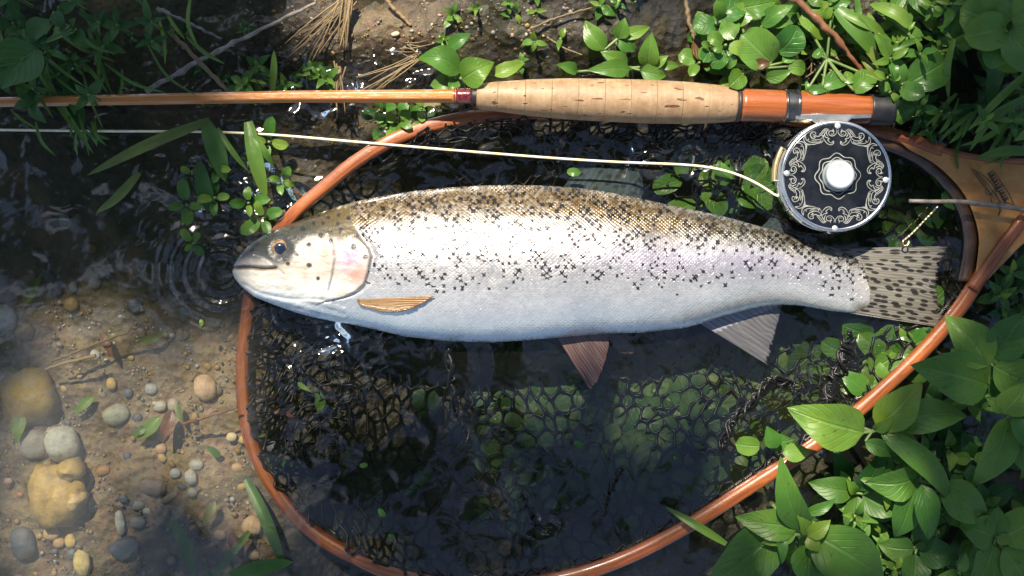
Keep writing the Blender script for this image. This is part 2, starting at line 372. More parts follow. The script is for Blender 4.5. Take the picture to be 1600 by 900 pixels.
def fish_mat():
    m, nt = newmat('trout_skin')
    tc = nd(nt, 'TexCoord'); at = nd(nt, 'Attribute', attribute_name='skin'); de = nd(nt, 'Attribute', attribute_name='dens')
    scl = nd(nt, 'Attribute', attribute_name='scaly')
    uv = tc.outputs['UV']                       # photo pixels / 1000
    sep = nd(nt, 'SeparateXYZ', {0: uv}); u, v = sep.outputs[0], sep.outputs[1]
    pit = 1000 / 5.4; bkf = nd(nt, 'Attribute', attribute_name='backf').outputs['Fac']
    wob = nd(nt, 'TexNoise', {'Vector': uv, 'Scale': 30.0, 'Detail': 1.0})
    a = math_(nt, 'MULTIPLY', math_(nt, 'ADD', math_(nt, 'MULTIPLY', u, .82), v), pit)
    b = math_(nt, 'MULTIPLY', math_(nt, 'SUBTRACT', math_(nt, 'MULTIPLY', u, .82), v), pit)
    a = math_(nt, 'ADD', a, math_(nt, 'MULTIPLY', wob.outputs[0], 2.5)); b = math_(nt, 'ADD', b, math_(nt, 'MULTIPLY', wob.outputs[0], 2.0))
    pa = math_(nt, 'PINGPONG', a, .5); pb = math_(nt, 'PINGPONG', b, .5)
    edge = math_(nt, 'MINIMUM', pa, pb)         # 0 at a scale's border, 0.5 in its middle
    jit = nd(nt, 'TexNoise', {'Vector': uv, 'Scale': 48.0, 'Detail': 0.0}); jc = nd(nt, 'SeparateColor', {0: jit.outputs['Color']})
    fin_ = nd(nt, 'TexNoise', {'Vector': uv, 'Scale': 300.0, 'Detail': 1.0})
    la0 = math_(nt, 'ADD', math_(nt, 'MULTIPLY', math_(nt, 'ADD', math_(nt, 'MULTIPLY', u, .95), v), 1000 / 11.0), math_(nt, 'MULTIPLY', jc.outputs[0], 1.5))
    lb0 = math_(nt, 'ADD', math_(nt, 'MULTIPLY', math_(nt, 'SUBTRACT', math_(nt, 'MULTIPLY', u, .95), v), 1000 / 11.0), math_(nt, 'MULTIPLY', jc.outputs[1], 1.5))
    ia = math_(nt, 'FLOOR', math_(nt, 'ADD', la0, .5)); ib = math_(nt, 'FLOOR', math_(nt, 'ADD', lb0, .5))
    la = math_(nt, 'ABSOLUTE', math_(nt, 'SUBTRACT', la0, ia)); lb = math_(nt, 'ABSOLUTE', math_(nt, 'SUBTRACT', lb0, ib))
    wnz = nd(nt, 'TexWhiteNoise', {0: nd(nt, 'CombineXYZ', {0: ia, 1: ib}).outputs[0]}, noise_dimensions='2D'); wc = nd(nt, 'SeparateColor', {0: wnz.outputs['Color']})
    arm = math_(nt, 'MULTIPLY_ADD', wc.outputs[1], .26, .27); thick = math_(nt, 'MULTIPLY_ADD', fin_.outputs[0], .14, .055)
    dmin = math_(nt, 'MINIMUM', la, lb); dmax = math_(nt, 'MAXIMUM', la, lb)
    wedge = math_(nt, 'ADD', thick, math_(nt, 'MULTIPLY', bkf, .05))
    xsh = math_(nt, 'MULTIPLY', math_(nt, 'SUBTRACT', 1.0, ramp(nt, math_(nt, 'SUBTRACT', dmin, wedge), -.03, .05)), math_(nt, 'SUBTRACT', 1.0, ramp(nt, math_(nt, 'SUBTRACT', dmax, arm), -.05, .05)))
    # spots
    clus = nd(nt, 'TexNoise', {'Vector': uv, 'Scale': 26.0, 'Detail': 2.0})
    gate = math_(nt, 'LESS_THAN', wnz.outputs[0], math_(nt, 'MULTIPLY', de.outputs['Fac'], math_(nt, 'MULTIPLY_ADD', ramp(nt, clus.outputs[0], .3, .7), 1.3, .35)))
    spot = math_(nt, 'MULTIPLY', xsh, gate)
    c = at.outputs['Color']
    sn = nd(nt, 'TexWhiteNoise', {0: nd(nt, 'CombineXYZ', {0: math_(nt, 'FLOOR', math_(nt, 'ADD', a, .5)), 1: math_(nt, 'FLOOR', math_(nt, 'ADD', b, .5))}).outputs[0]}, noise_dimensions='2D')
    shim = math_(nt, 'MULTIPLY', scl.outputs['Fac'], math_(nt, 'MULTIPLY', math_(nt, 'SUBTRACT', 1.0, ramp(nt, edge, .03, .2)), math_(nt, 'MULTIPLY_ADD', bkf, .60, .05)))
    c = mixc(nt, shim, c, mixc(nt, 1.0, c, (.35, .32, .28), 'MULTIPLY'))
    c = mixc(nt, math_(nt, 'MULTIPLY', scl.outputs['Fac'], math_(nt, 'MULTIPLY', math_(nt, 'MULTIPLY', sn.outputs[0], sn.outputs[0]), math_(nt, 'MULTIPLY_ADD', bkf, .16, .10))), c, (0.85, 0.83, 0.78))
    c = mixc(nt, math_(nt, 'MULTIPLY', spot, .96), c, (0.008, 0.008, 0.014))
    fn = nd(nt, 'TexNoise', {'Vector': uv, 'Scale': 130.0, 'Detail': 6.0, 'Roughness': .65})
    dome = math_(nt, 'MULTIPLY', edge, edge)
    h = math_(nt, 'MULTIPLY', scl.outputs['Fac'], math_(nt, 'ADD', math_(nt, 'MULTIPLY', dome, math_(nt, 'MULTIPLY_ADD', bkf, 2.6, .9)), math_(nt, 'MULTIPLY', sn.outputs[0], .35)))
    h = math_(nt, 'ADD', h, math_(nt, 'MULTIPLY', fn.outputs[0], math_(nt, 'MULTIPLY_ADD', scl.outputs['Fac'], -.75, 1.1)))
    nb = bump(nt, h, .7, .0008)
    bs = nd(nt, 'BsdfPrincipled', {'Base Color': c, 'Roughness': math_(nt, 'MULTIPLY_ADD', sn.outputs[0], .16, .24), 'Metallic': math_(nt, 'MULTIPLY', scl.outputs['Fac'], .55), 'Specular IOR Level': .55,
                                   'Coat Weight': .4, 'Coat Roughness': .16, 'Normal': nb})
    out(nt, bs); return m
MAT['fish'] = fish_mat()

def fin_mat(name, c1, c2, rays=16, spots=0.0, trans=.35, sx=5.0, sy=14.0, alpha=.9):
    m, nt = newmat(name)
    tc = nd(nt, 'TexCoord'); sep = nd(nt, 'SeparateXYZ', {0: tc.outputs['UV']}); u, v = sep.outputs[0], sep.outputs[1]
    vw = nd(nt, 'TexNoise', {'Vector': tc.outputs['UV'], 'Scale': 3.0, 'Detail': 2.0}).outputs[0]
    r = math_(nt, 'PINGPONG', math_(nt, 'MULTIPLY', math_(nt, 'ADD', v, math_(nt, 'MULTIPLY', vw, .10)), rays), .5)
    n = nd(nt, 'TexNoise', {'Vector': nd(nt, 'Mapping', {'Vector': tc.outputs['UV'], 'Scale': (1.5, 22, 1)}).outputs[0], 'Scale': 1.0, 'Detail': 4.0})
    c = mixc(nt, ramp(nt, math_(nt, 'ADD', math_(nt, 'MULTIPLY', r, .45), math_(nt, 'MULTIPLY', n.outputs[0], .9)), .3, .9), c1, c2)
    if spots:
        vo = nd(nt, 'TexVoronoi', {'Vector': nd(nt, 'Mapping', {'Vector': tc.outputs['UV'], 'Scale': (sx, sy, 1)}).outputs[0], 'Scale': 1.0, 'Randomness': .75}, voronoi_dimensions='2D')
        rc = nd(nt, 'SeparateColor', {0: vo.outputs['Color']})
        d = math_(nt, 'SUBTRACT', 1.0, ramp(nt, vo.outputs['Distance'], .26, .38))
        c = mixc(nt, math_(nt, 'MULTIPLY', math_(nt, 'MULTIPLY', d, math_(nt, 'LESS_THAN', rc.outputs[0], .88)), spots), c, (0.018, 0.016, 0.015))
    h = math_(nt, 'ADD', r, math_(nt, 'MULTIPLY', n.outputs[0], .4))
    nb = bump(nt, h, .3, .0006)
    b = nd(nt, 'BsdfPrincipled', {'Base Color': c, 'Roughness': .28, 'Coat Weight': .5, 'Coat Roughness': .1, 'Normal': nb})
    t = nd(nt, 'BsdfTranslucent', {'Color': c})
    mx = nd(nt, 'MixShader', {0: trans, 1: b.outputs[0], 2: t.outputs[0]})
    tr = nd(nt, 'BsdfTransparent')
    a = math_(nt, 'SUBTRACT', 1.0, math_(nt, 'MULTIPLY', ramp(nt, u, .35, 1.0), math_(nt, 'MULTIPLY', math_(nt, 'SUBTRACT', 1.0, r), 1 - alpha)))
    out(nt, nd(nt, 'MixShader', {0: a, 1: tr.outputs[0], 2: mx.outputs[0]})); return m
MAT['tail'] = fin_mat('tail_fin_skin', (0.11, 0.10, 0.075), (0.27, 0.255, 0.23), 26, .95, .25, 6.5, 15, .75)
MAT['pec'] = fin_mat('pectoral_fin_skin', (0.19, 0.075, 0.02), (0.36, 0.24, 0.10), 24, 0, .12, alpha=.9)
MAT['pelvic'] = fin_mat('pelvic_fin_skin', (0.10, 0.045, 0.035), (0.26, 0.19, 0.18), 19, 0, .3, alpha=.8)
MAT['anal'] = fin_mat('anal_fin_skin', (0.20, 0.19, 0.24), (0.44, 0.42, 0.47), 13, 0, .3, alpha=.75)
MAT['dorsal'] = fin_mat('dorsal_fin_skin', (0.05, 0.075, 0.09), (0.12, 0.16, 0.19), 13, .6, .3, 4, 9, .75)

# ------------------------------------------------------------------ ground, bed and water
RIM = [(1470, 236), (1420, 219), (1370, 205), (1290, 192), (1200, 184), (1080, 180), (940, 178), (840, 179), (770, 181), (700, 190), (625, 214), (560, 250), (510, 290),
       (462, 332), (420, 385), (396, 440), (386, 500), (380, 560), (381, 625), (393, 690), (424, 755), (476, 820), (545, 866), (640, 903), (760, 917), (880, 903),
       (980, 870), (1080, 818), (1180, 755), (1280, 690), (1360, 625), (1440, 550), (1500, 480), (1545, 410), (1590, 348)]
RIMS = spline(RIM, 260)
INNER = np.vstack([RIMS, [[1528, 400], [1530, 360], [1512, 310], [1486, 272]]])
def in_poly(x, y, poly):
    x = np.asarray(x, float); y = np.asarray(y, float); c = np.zeros(x.shape, bool); j = len(poly) - 1
    for i in range(len(poly)):
        xi, yi = poly[i]; xj, yj = poly[j]
        c ^= ((yi > y) != (yj > y)) & (x < (xj - xi) * (y - yi) / (yj - yi + 1e-9) + xi); j = i
    return c
def dist_poly(x, y, poly):
    sh = np.shape(x); q = np.stack([np.ravel(x), np.ravel(y)], 1).astype(float); d = np.full(len(q), 1e9)
    for p in np.asarray(poly)[::2]:
        d = np.minimum(d, np.hypot(q[:, 0] - p[0], q[:, 1] - p[1]))
    return d.reshape(sh)

def bed(px, py):
    """height of the ground (m) under a photo pixel (flat projection)"""
    px = np.asarray(px, float); py = np.asarray(py, float)
    z = -0.026 + 0.0 * px
    z = z + 0.0265 * sstep(190, 40, py) * (0.55 + 0.45 * sstep(250, 500, px))      # upper bank
    z = z + 0.010 * sstep(260, 60, px) * sstep(420, 200, py)
    z = z - 0.030 * sstep(430, 640, px) * sstep(180, 300, py) * sstep(1560, 1400, px)
    z = z + 0.020 * sstep(1420, 1560, px) * sstep(120, 300, py)
    z = z + 0.012 * sstep(1150, 1400, px) * sstep(620, 860, py)
    z = z + 0.0075 * fbm(px / 120, py / 120, 3) + 0.0035 * fbm(px / 28, py / 28, 9)
    z = z + 0.006 * np.exp(-(((px - 610) / 75) ** 2 + ((py - 40) / 45) ** 2))
    far = np.maximum(np.maximum(-py - 60, px - 1750), 0) / 2300.0
    return z + 0.25 * sstep(0, 1.2, far)
def axis_pts(lo, hi, n, far, k):
    c = np.linspace(lo, hi, n); g = np.geomspace(1, far, k)
    st = hi - lo
    return np.r_[lo - (g[::-1] - 1) * st * .12 - (c[1] - c[0]), c, hi + (g - 1) * st * .12 + (c[1] - c[0])]
gx = axis_pts(-0.42, 0.42, 380, 190, 26); gy = axis_pts(-0.25, 0.25, 230, 320, 26)
GX, GY = np.meshgrid(gx, gy, indexing='ij')
pxg, pyg = GX / S + 800, 450 - GY / S
GZ = bed(pxg, pyg)
ground = mesh_obj('stream_bed', np.stack([GX, GY, GZ], -1).reshape(-1, 3), grid_faces(len(gx), len(gy)), MAT['ground'])
kind(ground, 'structure')
sand = sstep(480, 330, pxg) * sstep(360, 560, pyg) * (0.45 + 0.65 * sstep(-.25, .25, fbm(pxg / 110, pyg / 110, 31)))
sand = np.maximum(sand, np.exp(-(((pxg - 600) / 85) ** 2 + ((pyg - 35) / 55) ** 2)) * .55)
sand = np.maximum(sand, np.exp(-(((pxg - 1290) / 60) ** 2 + ((pyg - 90) / 40) ** 2)) * .6)
sand = np.maximum(sand, .28 * sstep(.0, .4, fbm(pxg / 90, pyg / 90, 55)))
sand = sand * np.where(in_poly(pxg, pyg, INNER), sstep(70, 15, dist_poly(pxg, pyg, RIMS)) * .5, 1)
a = ground.data.attributes.new('sand', 'FLOAT', 'POINT'); a.data.foreach_set('value', np.clip(sand, 0, 1).astype(np.float32).ravel())

wx = axis_pts(-0.40, 0.40, 520, 40, 16); wy = axis_pts(-0.24, 0.24, 330, 40, 16)
WX, WY = np.meshgrid(wx, wy, indexing='ij'); wpx, wpy = WX / S + 800, 450 - WY / S
r0 = np.hypot(wpx - 345, (wpy - 425))
chop = np.exp(-((wpx - 480) / 110) ** 2 - ((wpy - 545) / 75) ** 2) * .9
chop = np.maximum(chop, .9 * np.exp(-((wpx - 420) / 120) ** 2 - ((wpy - 290) / 90) ** 2))
chop = np.maximum(chop, .8 * np.exp(-((wpx - 560) / 250) ** 2 - ((wpy - 150) / 90) ** 2))
chop = np.maximum(chop, .7 * np.exp(-((wpx - 1050) / 200) ** 2 - ((wpy - 235) / 40) ** 2))
chop = np.maximum(chop, .6 * np.exp(-((wpx - 1300) / 110) ** 2 - ((wpy - 590) / 60) ** 2))
for gx_, gy_, ga in ((405, 272, 1.8), (462, 312, 1.8), (520, 525, 1.6), (432, 300, 1.2), (300, 330, .5), (845, 822, .9), (560, 118, .8), (655, 130, 1.0), (640, 75, .8), (690, 165, .7), (480, 175, .7), (600, 175, .7), (1000, 240, .7), (1090, 245, .7), (1160, 260, .6), (1345, 590, .6), (500, 540, .8), (390, 250, .8), (450, 340, .8)):
    chop = chop + ga * np.exp(-((wpx - gx_) / 22) ** 2 - ((wpy - gy_) / 18) ** 2)
chop = np.clip(chop + .06 + .12 * sstep(480, 250, wpx) * sstep(560, 430, wpy) + .10 * vnoise(wpx / 70, wpy / 60, 5), 0, 2.2)
WZ = 0.0006 * np.sin(r0 / 3.6 + 1.2 * fbm(wpx / 90, wpy / 90, 4)) * np.exp(-(r0 / 105) ** 2) * sstep(8, 40, r0)
WZ = WZ + 0.0019 * chop * fbm(wpx / 34, wpy / 24, 12, 3) + 0.0004 * fbm(wpx / 140, wpy / 110, 44, 2)
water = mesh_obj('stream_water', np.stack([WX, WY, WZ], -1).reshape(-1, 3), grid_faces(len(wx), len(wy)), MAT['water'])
kind(water, 'structure')
a = water.data.attributes.new('chop', 'FLOAT', 'POINT'); a.data.foreach_set('value', chop.astype(np.float32).ravel())
murk = np.clip(.05 + 1.35 * sstep(440, 340, wpx) * sstep(430, 560, wpy) + .12 * sstep(600, 760, wpx) * sstep(480, 600, wpy), 0, 1.4)  # silt, raised at lower left to stand in for grey sky reflection
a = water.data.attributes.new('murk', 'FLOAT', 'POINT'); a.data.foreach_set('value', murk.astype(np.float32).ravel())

# ------------------------------------------------------------------ trout
topP = np.array([(363, 424), (366, 413), (370, 405), (379, 393), (397, 376), (430, 358), (452, 350), (479, 340), (511, 329), (531, 322), (560, 314), (600, 306), (650, 298), (700, 293),
                 (750, 290), (800, 289), (850, 290), (900, 293), (950, 300), (1000, 310), (1050, 321), (1100, 331), (1150, 343), (1200, 357), (1250, 371), (1302, 387), (1335, 399), (1364, 408), (1382, 423), (1388, 438)])
botP = np.array([(363, 425), (366, 434), (375, 446), (397, 464), (430, 477), (464, 489), (486, 495), (515, 501), (550, 507), (583, 514), (633, 526), (700, 533), (766, 535), (820, 532), (866, 528), (950, 521), (1000, 520),
                 (1066, 513), (1091, 507), (1130, 494), (1183, 480), (1215, 476), (1249, 477), (1299, 486), (1331, 489), (1358, 482), (1380, 461), (1388, 440)])
thk = np.array([(363, .003), (369, .007), (396, .013), (438, .0195), (500, .026), (580, .031), (700, .0355), (850, .037), (1000, .034), (1130, .027), (1250, .016), (1330, .0075), (1370, .0032), (1388, .001)])
nX = 760
s = np.linspace(0, 1, nX); xs = 363 + 1025 * (s + 0.035 * np.sin(np.pi * s) * np.cos(np.pi * s) * -1.6)
yT = np.interp(xs, topP[:, 0], topP[:, 1]); yB = np.interp(xs, botP[:, 0], botP[:, 1]); th = np.interp(xs, thk[:, 0], thk[:, 1])
k5 = np.ones(9) / 9
def smooth(y): yy = np.convolve(np.pad(y, 4, mode='edge'), k5, 'valid'); yy[:6] = y[:6]; yy[-6:] = y[-6:]; return yy
yT, yB, th = smooth(yT), smooth(yB), smooth(smooth(th))
ZC = 0.003
nU, nL = 190, 40
phi = np.linspace(0, np.pi, nU); wU = -np.cos(phi); hU = np.sin(phi) ** 0.92
ph2 = np.linspace(0, np.pi, nL)[1:-1]; wL = np.cos(ph2); hL = -0.72 * np.sin(ph2)
w = np.r_[wU, wL]; hh = np.r_[hU, hL]; nR = len(w)
MX = np.repeat(xs[:, None], nR, 1)
mid = (yT + yB) / 2; half = (yB - yT) / 2
MY = mid[:, None] + half[:, None] * w[None, :]          # w=-1 back, +1 belly
MZ = ZC + th[:, None] * hh[None, :]
upper = (hh >= 0)[None, :] & np.ones_like(MX, bool)
vp = (w + 1)[None, :] / 2 * np.ones_like(MX)
# relief of the head
opx = np.array([(335, 548), (352, 553), (372, 563), (385, 575), (400, 580), (426, 575), (444, 569), (455, 557), (464, 538), (472, 505), (486, 470)])
xe = np.interp(MY, opx[:, 0], opx[:, 1]); d = MX - xe
rng_op = sstep(348, 376, MY) * sstep(482, 462, MY)
relief = 0.0013 * sstep(-70, -3, d) * sstep(1.5, -1.0, d) * rng_op
relief -= 0.0016 * np.exp(-((d - 4) / 5) ** 2) * rng_op
pre = np.interp(MY, [366, 383, 405, 432, 458], [512, 520, 523, 519, 512]); dp = MX - pre
rng_p = sstep(362, 374, MY) * sstep(464, 450, MY)
relief -= 0.0011 * np.exp(-(dp / 2.2) ** 2) * rng_p
mouth = spline([(355, 417), (372, 418), (392, 418), (412, 420), (431, 419)], 300)
jaw = spline([(380, 443), (410, 458), (450, 466), (505, 468)], 300)
maxi = spline([(398, 398), (415, 404), (430, 416), (442, 428)], 300)
dm = dist_poly(MX, MY, mouth); dj = dist_poly(MX, MY, jaw); dx_ = dist_poly(MX, MY, maxi)
relief -= 0.0040 * np.exp(-(dm / 3.0) ** 2) + 0.0007 * np.exp(-(dj / 3) ** 2) + 0.0008 * np.exp(-(dx_ / 2.2) ** 2)
relief += 0.0004 * fbm(MX / 11, MY / 6, 33) * (MX < 560) + 0.0004 * np.sin((MY - .28 * MX) / 2.1) * sstep(462, 474, MY) * (MX < 540) * (MX > 400)
EX, EY = 438, 388
de = np.hypot(MX - EX, MY - EY)
relief += 0.0007 * np.exp(-((de - 20) / 7) ** 2) - 0.0018 * np.exp(-(de / 13) ** 2)
relief += 0.0006 * fbm(MX / 40, MY / 40, 71) * (MX > 520)
MZ = MZ + np.where(upper, relief * np.clip(hh[None, :] * 2.2, 0, 1), 0)
kk = (H - MZ) / H * S
FV = np.stack([(MX - 800) * kk, (450 - MY) * kk, MZ], -1).reshape(-1, 3)
UVf = np.stack([MX / 1000, MY / 1000], -1).reshape(-1, 2)
FF = grid_faces(nX, nR, True)
fish = empty('trout', P(800, 420, -0.02), 'silver spotted trout lying on its side in the landing net', 'fish')
body = mesh_obj('body', FV, FF[:, ::-1], MAT['fish'], fish, uvs=UVf)
# skin colours, with mouth shade, belly reflection and tail sheen painted in
def mixv(c, col, f): return c * (1 - f[..., None]) + np.array(col) * f[..., None]
C = np.ones(MX.shape + (3,)) * np.array([0.42, 0.415, 0.425])
nz = fbm(MX / 30, MY / 14, 5) * .06
C = mixv(C, (0.62, 0.63, 0.635), sstep(.5, .85, vp))
tail_t = sstep(950, 1200, MX)
bk = np.stack([.17 - .09 * tail_t, .105 - .035 * tail_t, .028 + .012 * tail_t], -1)
f = sstep(.36, .12, vp + nz + .03 * np.sin(MX / 90)); C = C * (1 - f[..., None]) + bk * f[..., None]
C = mixv(C, (0.55, 0.50, 0.40), .45 * sstep(.44, .2, vp + nz) * (1 - f))
C = mixv(C, (0.42, 0.38, 0.50), .55 * np.exp(-((vp - .44) / .13) ** 2) * sstep(820, 1000, MX) * sstep(1330, 1200, MX))
C = mixv(C, (0.66, 0.50, 0.48), .35 * np.exp(-((vp - .36) / .05) ** 2) * sstep(580, 640, MX) * sstep(1000, 900, MX))
C = mixv(C, (0.40, 0.33, 0.30), .55 * np.exp(-((MY - np.interp(MX, [590, 700, 870, 1000, 1150, 1300, 1380], [366, 366, 374, 384, 396, 423, 440])) / 1.1) ** 2) * (MX > 590) * (vnoise(MX / 5, MX * 0, 3) > .3))
C = mixv(C, (0.50, 0.62, 0.70), .55 * sstep(.84, .97, vp) * (MX > 480))  # bluish reflection from the water painted along the belly edge
C = mixv(C, (0.15, 0.13, 0.10), sstep(1345, 1390, MX) * .55)
C = mixv(C, (0.15, 0.11, 0.06), .92 * np.exp(-((np.hypot((MX - 1350), (MY - 444)) - 38) / 9) ** 2) * sstep(1322, 1352, MX))
C = mixv(C, (0.62, 0.55, 0.47), .8 * np.exp(-(np.hypot((MX - 1356), (MY - 446)) / 17) ** 2))  # pale sheen painted on the tail root
head = sstep(3, -3, d) * sstep(520, 480, MY)
hc = np.ones_like(C) * np.array([0.56, 0.51, 0.43])
nh = fbm(MX / 22, MY / 22, 15)
hc = mixv(hc, (0.70, 0.72, 0.70), sstep(425, 455, MY))
hc = mixv(hc, (0.42, 0.33, 0.50), .85 * np.exp(-(np.hypot(MX - 548, MY - 400) / 22) ** 2))
hc = mixv(hc, (0.62, 0.28, 0.22), .85 * np.exp(-(np.hypot((MX - 556) / 1.2, MY - 430) / 14) ** 2))
hc = mixv(hc, (0.58, 0.27, 0.17), .8 * np.exp(-((MX - 507) / 8) ** 2 - ((MY - 388) / 22) ** 2))
hc = mixv(hc, (0.62, 0.44, 0.40), .5 * np.exp(-(np.hypot(MX - 476, MY - 385) / 14) ** 2))
hc = mixv(hc, (0.56, 0.50, 0.28), .5 * np.exp(-((MX - 545) / 25) ** 2 - ((MY - 458) / 8) ** 2))
hc = mixv(hc, (0.45, 0.55, 0.64), .6 * sstep(.80, .96, vp) * (MX < 520))  # the same bluish reflection painted under the head
ob = np.interp(MX, [363, 380, 410, 440, 462, 480, 520, 560, 585], [408, 407, 405, 403, 388, 370, 371, 376, 394])
olive = sstep(6, -6, MY - ob + nh * 6)
hc = mixv(hc, (0.050, 0.050, 0.036), olive)
hc = mixv(hc, (0.13, 0.09, 0.026), .8 * olive * sstep(470, 540, MX))
hc = mixv(hc, (0.24, 0.21, 0.20), .75 * np.exp(-((MX - 385) / 22) ** 2 - ((MY - 410) / 8) ** 2))
hc = mixv(hc, (0.27, 0.27, 0.26), .6 * np.exp(-((MX - 420) / 24) ** 2 - ((MY - 410) / 9) ** 2))
hc = mixv(hc, (0.045, 0.045, 0.04), .97 * np.exp(-((de - 17) / 8) ** 4))
hc = mixv(hc, (0.10, 0.07, 0.03), .85 * np.exp(-(d / 3.2) ** 2) * rng_op)
hc = mixv(hc, (0.12, 0.08, 0.07), .8 * np.exp(-(dp / 1.3) ** 2) * rng_p)
hc = mixv(hc, (0.10, 0.07, 0.07), .95 * np.exp(-(dm / 2.3) ** 2))  # shade inside the mouth groove painted as a dark line
hc = mixv(hc, (0.30, 0.29, 0.27), .55 * np.exp(-(dx_ / 1.6) ** 2) + .25 * np.exp(-(dj / 2) ** 2))
for sx, sy, sr in [(482, 382, 3.4), (483, 414, 3.8), (497, 435, 3.2), (450, 412, 3.1), (463, 398, 3.2), (553, 385, 4.8), (571, 401, 3.4), (502, 368, 4.2), (517, 376, 3.6), (515, 362, 3.4), (532, 360, 4),
                   (558, 368, 4.2), (528, 350, 3.4), (505, 349, 3), (490, 349, 3), (473, 357, 4.2), (529, 336, 3.4), (513, 340, 2.8), (401, 380, 3.2), (394, 390, 2.6), (457, 355, 2.6), (461, 371, 2.6), (545, 341, 3.4), (415, 371, 2.4), (498, 337, 2.4)]:
    hc = mixv(hc, (0.016, 0.014, 0.018), .95 * sstep(sr + .9, sr - .9, np.hypot((MX - sx) * (1 + .2 * math.sin(sx)), MY - sy)))
hc = hc * (.74 + .12 * nh[..., None]); C = C * (1 - head[..., None]) + hc * head[..., None]
C = C * (1 + .16 * fbm(MX / 70, MY / 26, 61)[..., None] * np.array([1.0, .95, .9]))
hcn = .22 * head * (1 - olive) * fbm(MX / 14, MY / 10, 91)
C = np.clip(C * (1 + np.stack([hcn * .4, hcn, hcn * 1.4], -1)) * (1 + .10 * fbm(MX / 9, MY / 9, 8)[..., None]), 0.004, .86)
at = body.data.attributes.new('skin', 'FLOAT_COLOR', 'POINT')
at.data.foreach_set('color', np.concatenate([C, np.ones(C.shape[:2] + (1,))], -1).astype(np.float32).ravel())
lim = .62 + .13 * sstep(1100, 1300, MX)
dens = np.interp(vp, [0, .25, .4, .6, .7], [.46, .50, .36, .27, .12]) * sstep(lim + .12, lim - .02, vp) * (1 - head)
dens = np.where(MX > 1380, 0, dens)
for nm, arr in (('dens', dens), ('scaly', (1 - head)), ('backf', sstep(.40, .10, vp))):
    at = body.data.attributes.new(nm, 'FLOAT', 'POINT'); at.data.foreach_set('value', arr.astype(np.float32).ravel())

def body_z(px, py):
    i = int(np.argmin(np.abs(xs - px))); ww = np.clip((py - mid[i]) / half[i], -1, 1)
    return ZC + th[i] * (math.sin(math.acos(-ww)) ** .92)
# eye
ez = body_z(EX, EY) - .0028
def dome(cx, cy, z, r, hgt, n=24, k=7, tilt=0):
    c = P(cx, cy, z); rr = r * S
    V, F, U = lathe_axis(c, (0, 0, 1), [(hgt * math.sin(t), max(rr * math.cos(t), 1e-5)) for t in np.linspace(0, math.pi / 2, k)], n)
    return V, F, U
def eye_mats():
    m, nt = newmat('iris'); g = nd(nt, 'NewGeometry')
    n = nd(nt, 'TexNoise', {'Vector': g.outputs['Position'], 'Scale': 500.0, 'Detail': 3.0})
    c = mixc(nt, ramp(nt, n.outputs[0], .35, .65), (0.12, 0.07, 0.03), (0.34, 0.21, 0.10))
    out(nt, nd(nt, 'BsdfPrincipled', {'Base Color': c, 'Roughness': .4, 'Coat Weight': .4, 'Coat Roughness': .05})); MAT['iris'] = m
    m, nt = newmat('pupil')
    n = nd(nt, 'TexNoise', {'Scale': 200.0})
    c = mixc(nt, n.outputs[0], (0.006, 0.012, 0.03), (0.012, 0.022, 0.05))
    out(nt, nd(nt, 'BsdfPrincipled', {'Base Color': c, 'Roughness': .12, 'Coat Weight': 1.0, 'Coat Roughness': .03})); MAT['pupil'] = m
eye_mats()
V, F, U = dome(EX, EY, ez, 14.0, .0036); eye = mesh_obj('eye', V, F, MAT['iris'], fish, U)
V, F, U = dome(EX - .5, EY, ez + .0025, 9.0, .0016); mesh_obj('pupil', V, F, MAT['pupil'], eye, U)

def fin(name, base, edge, zb, ze, mat, nr=13, parent=fish, corr=.00022, nu=24):
    """membrane from base line to free edge; zb/ze heights (scalar or (start,end))"""
    nv = nr * 4 + 1
    b = spline(base, nv); e = spline(edge, nv); t = np.linspace(0, 1, nu)
    zb = np.interp(np.linspace(0, 1, nv), np.linspace(0, 1, np.size(zb)), np.atleast_1d(zb)); ze = np.interp(np.linspace(0, 1, nv), np.linspace(0, 1, np.size(ze)), np.atleast_1d(ze))
    V = []; U = []
    for i, tt in enumerate(t):
        q = b * (1 - tt) + e * tt; z = zb * (1 - tt) + ze * tt + corr * np.cos(np.arange(nv) * np.pi / 2) * (.3 + .7 * tt)
        if tt == 1: q = q + (e - b) * (.02 * rng.standard_normal(nv)[:, None])
        V += [P(q[j, 0], q[j, 1], z[j]) for j in range(nv)]; U += [(tt, j / (nv - 1)) for j in range(nv)]
    o = mesh_obj(name, V, grid_faces(nu, nv), mat, parent, U)
    md = o.modifiers.new('thick', 'SOLIDIFY'); md.thickness = .0007; md.offset = 0
    return o
fin('tail_fin', [(1300, 389), (1332, 412), (1346, 440), (1336, 468), (1318, 485)], [(1482, 386), (1474, 398), (1466, 420), (1462, 444), (1464, 468), (1470, 492), (1479, 512)], (.004, .0066, .0076, .0066, .004), (.0012, .0035, .0042, .0035, .0015), MAT['tail'], 22, corr=.00012)
fin('tail_edge_ray', [(1305, 388), (1312, 393)], [(1480, 385), (1478, 391)], .0035, .0018, MAT['tail'], 2)
fin('tail_edge_ray', [(1322, 484), (1330, 490)], [(1476, 507), (1478, 513)], .0035, .0018, MAT['tail'], 2)
zp = body_z(570, 476)
fin('pectoral_fin', [(558, 468), (559, 472), (562, 477)], [(677, 463), (664, 472), (646, 481), (622, 487), (596, 488)], (zp + .0012, zp + .001, zp + .0006), (body_z(677, 463) + .0018, body_z(650, 480) + .0013, body_z(600, 488) + .0007), MAT['pec'], 13)
fin('pelvic_fin', [(868, 524), (905, 514), (948, 517)], [(922, 609), (932, 598), (942, 575), (950, 545), (951, 524)], (.004, .006, .004), (.0025, .0025, .003, .003, .003), MAT['pelvic'], 11)
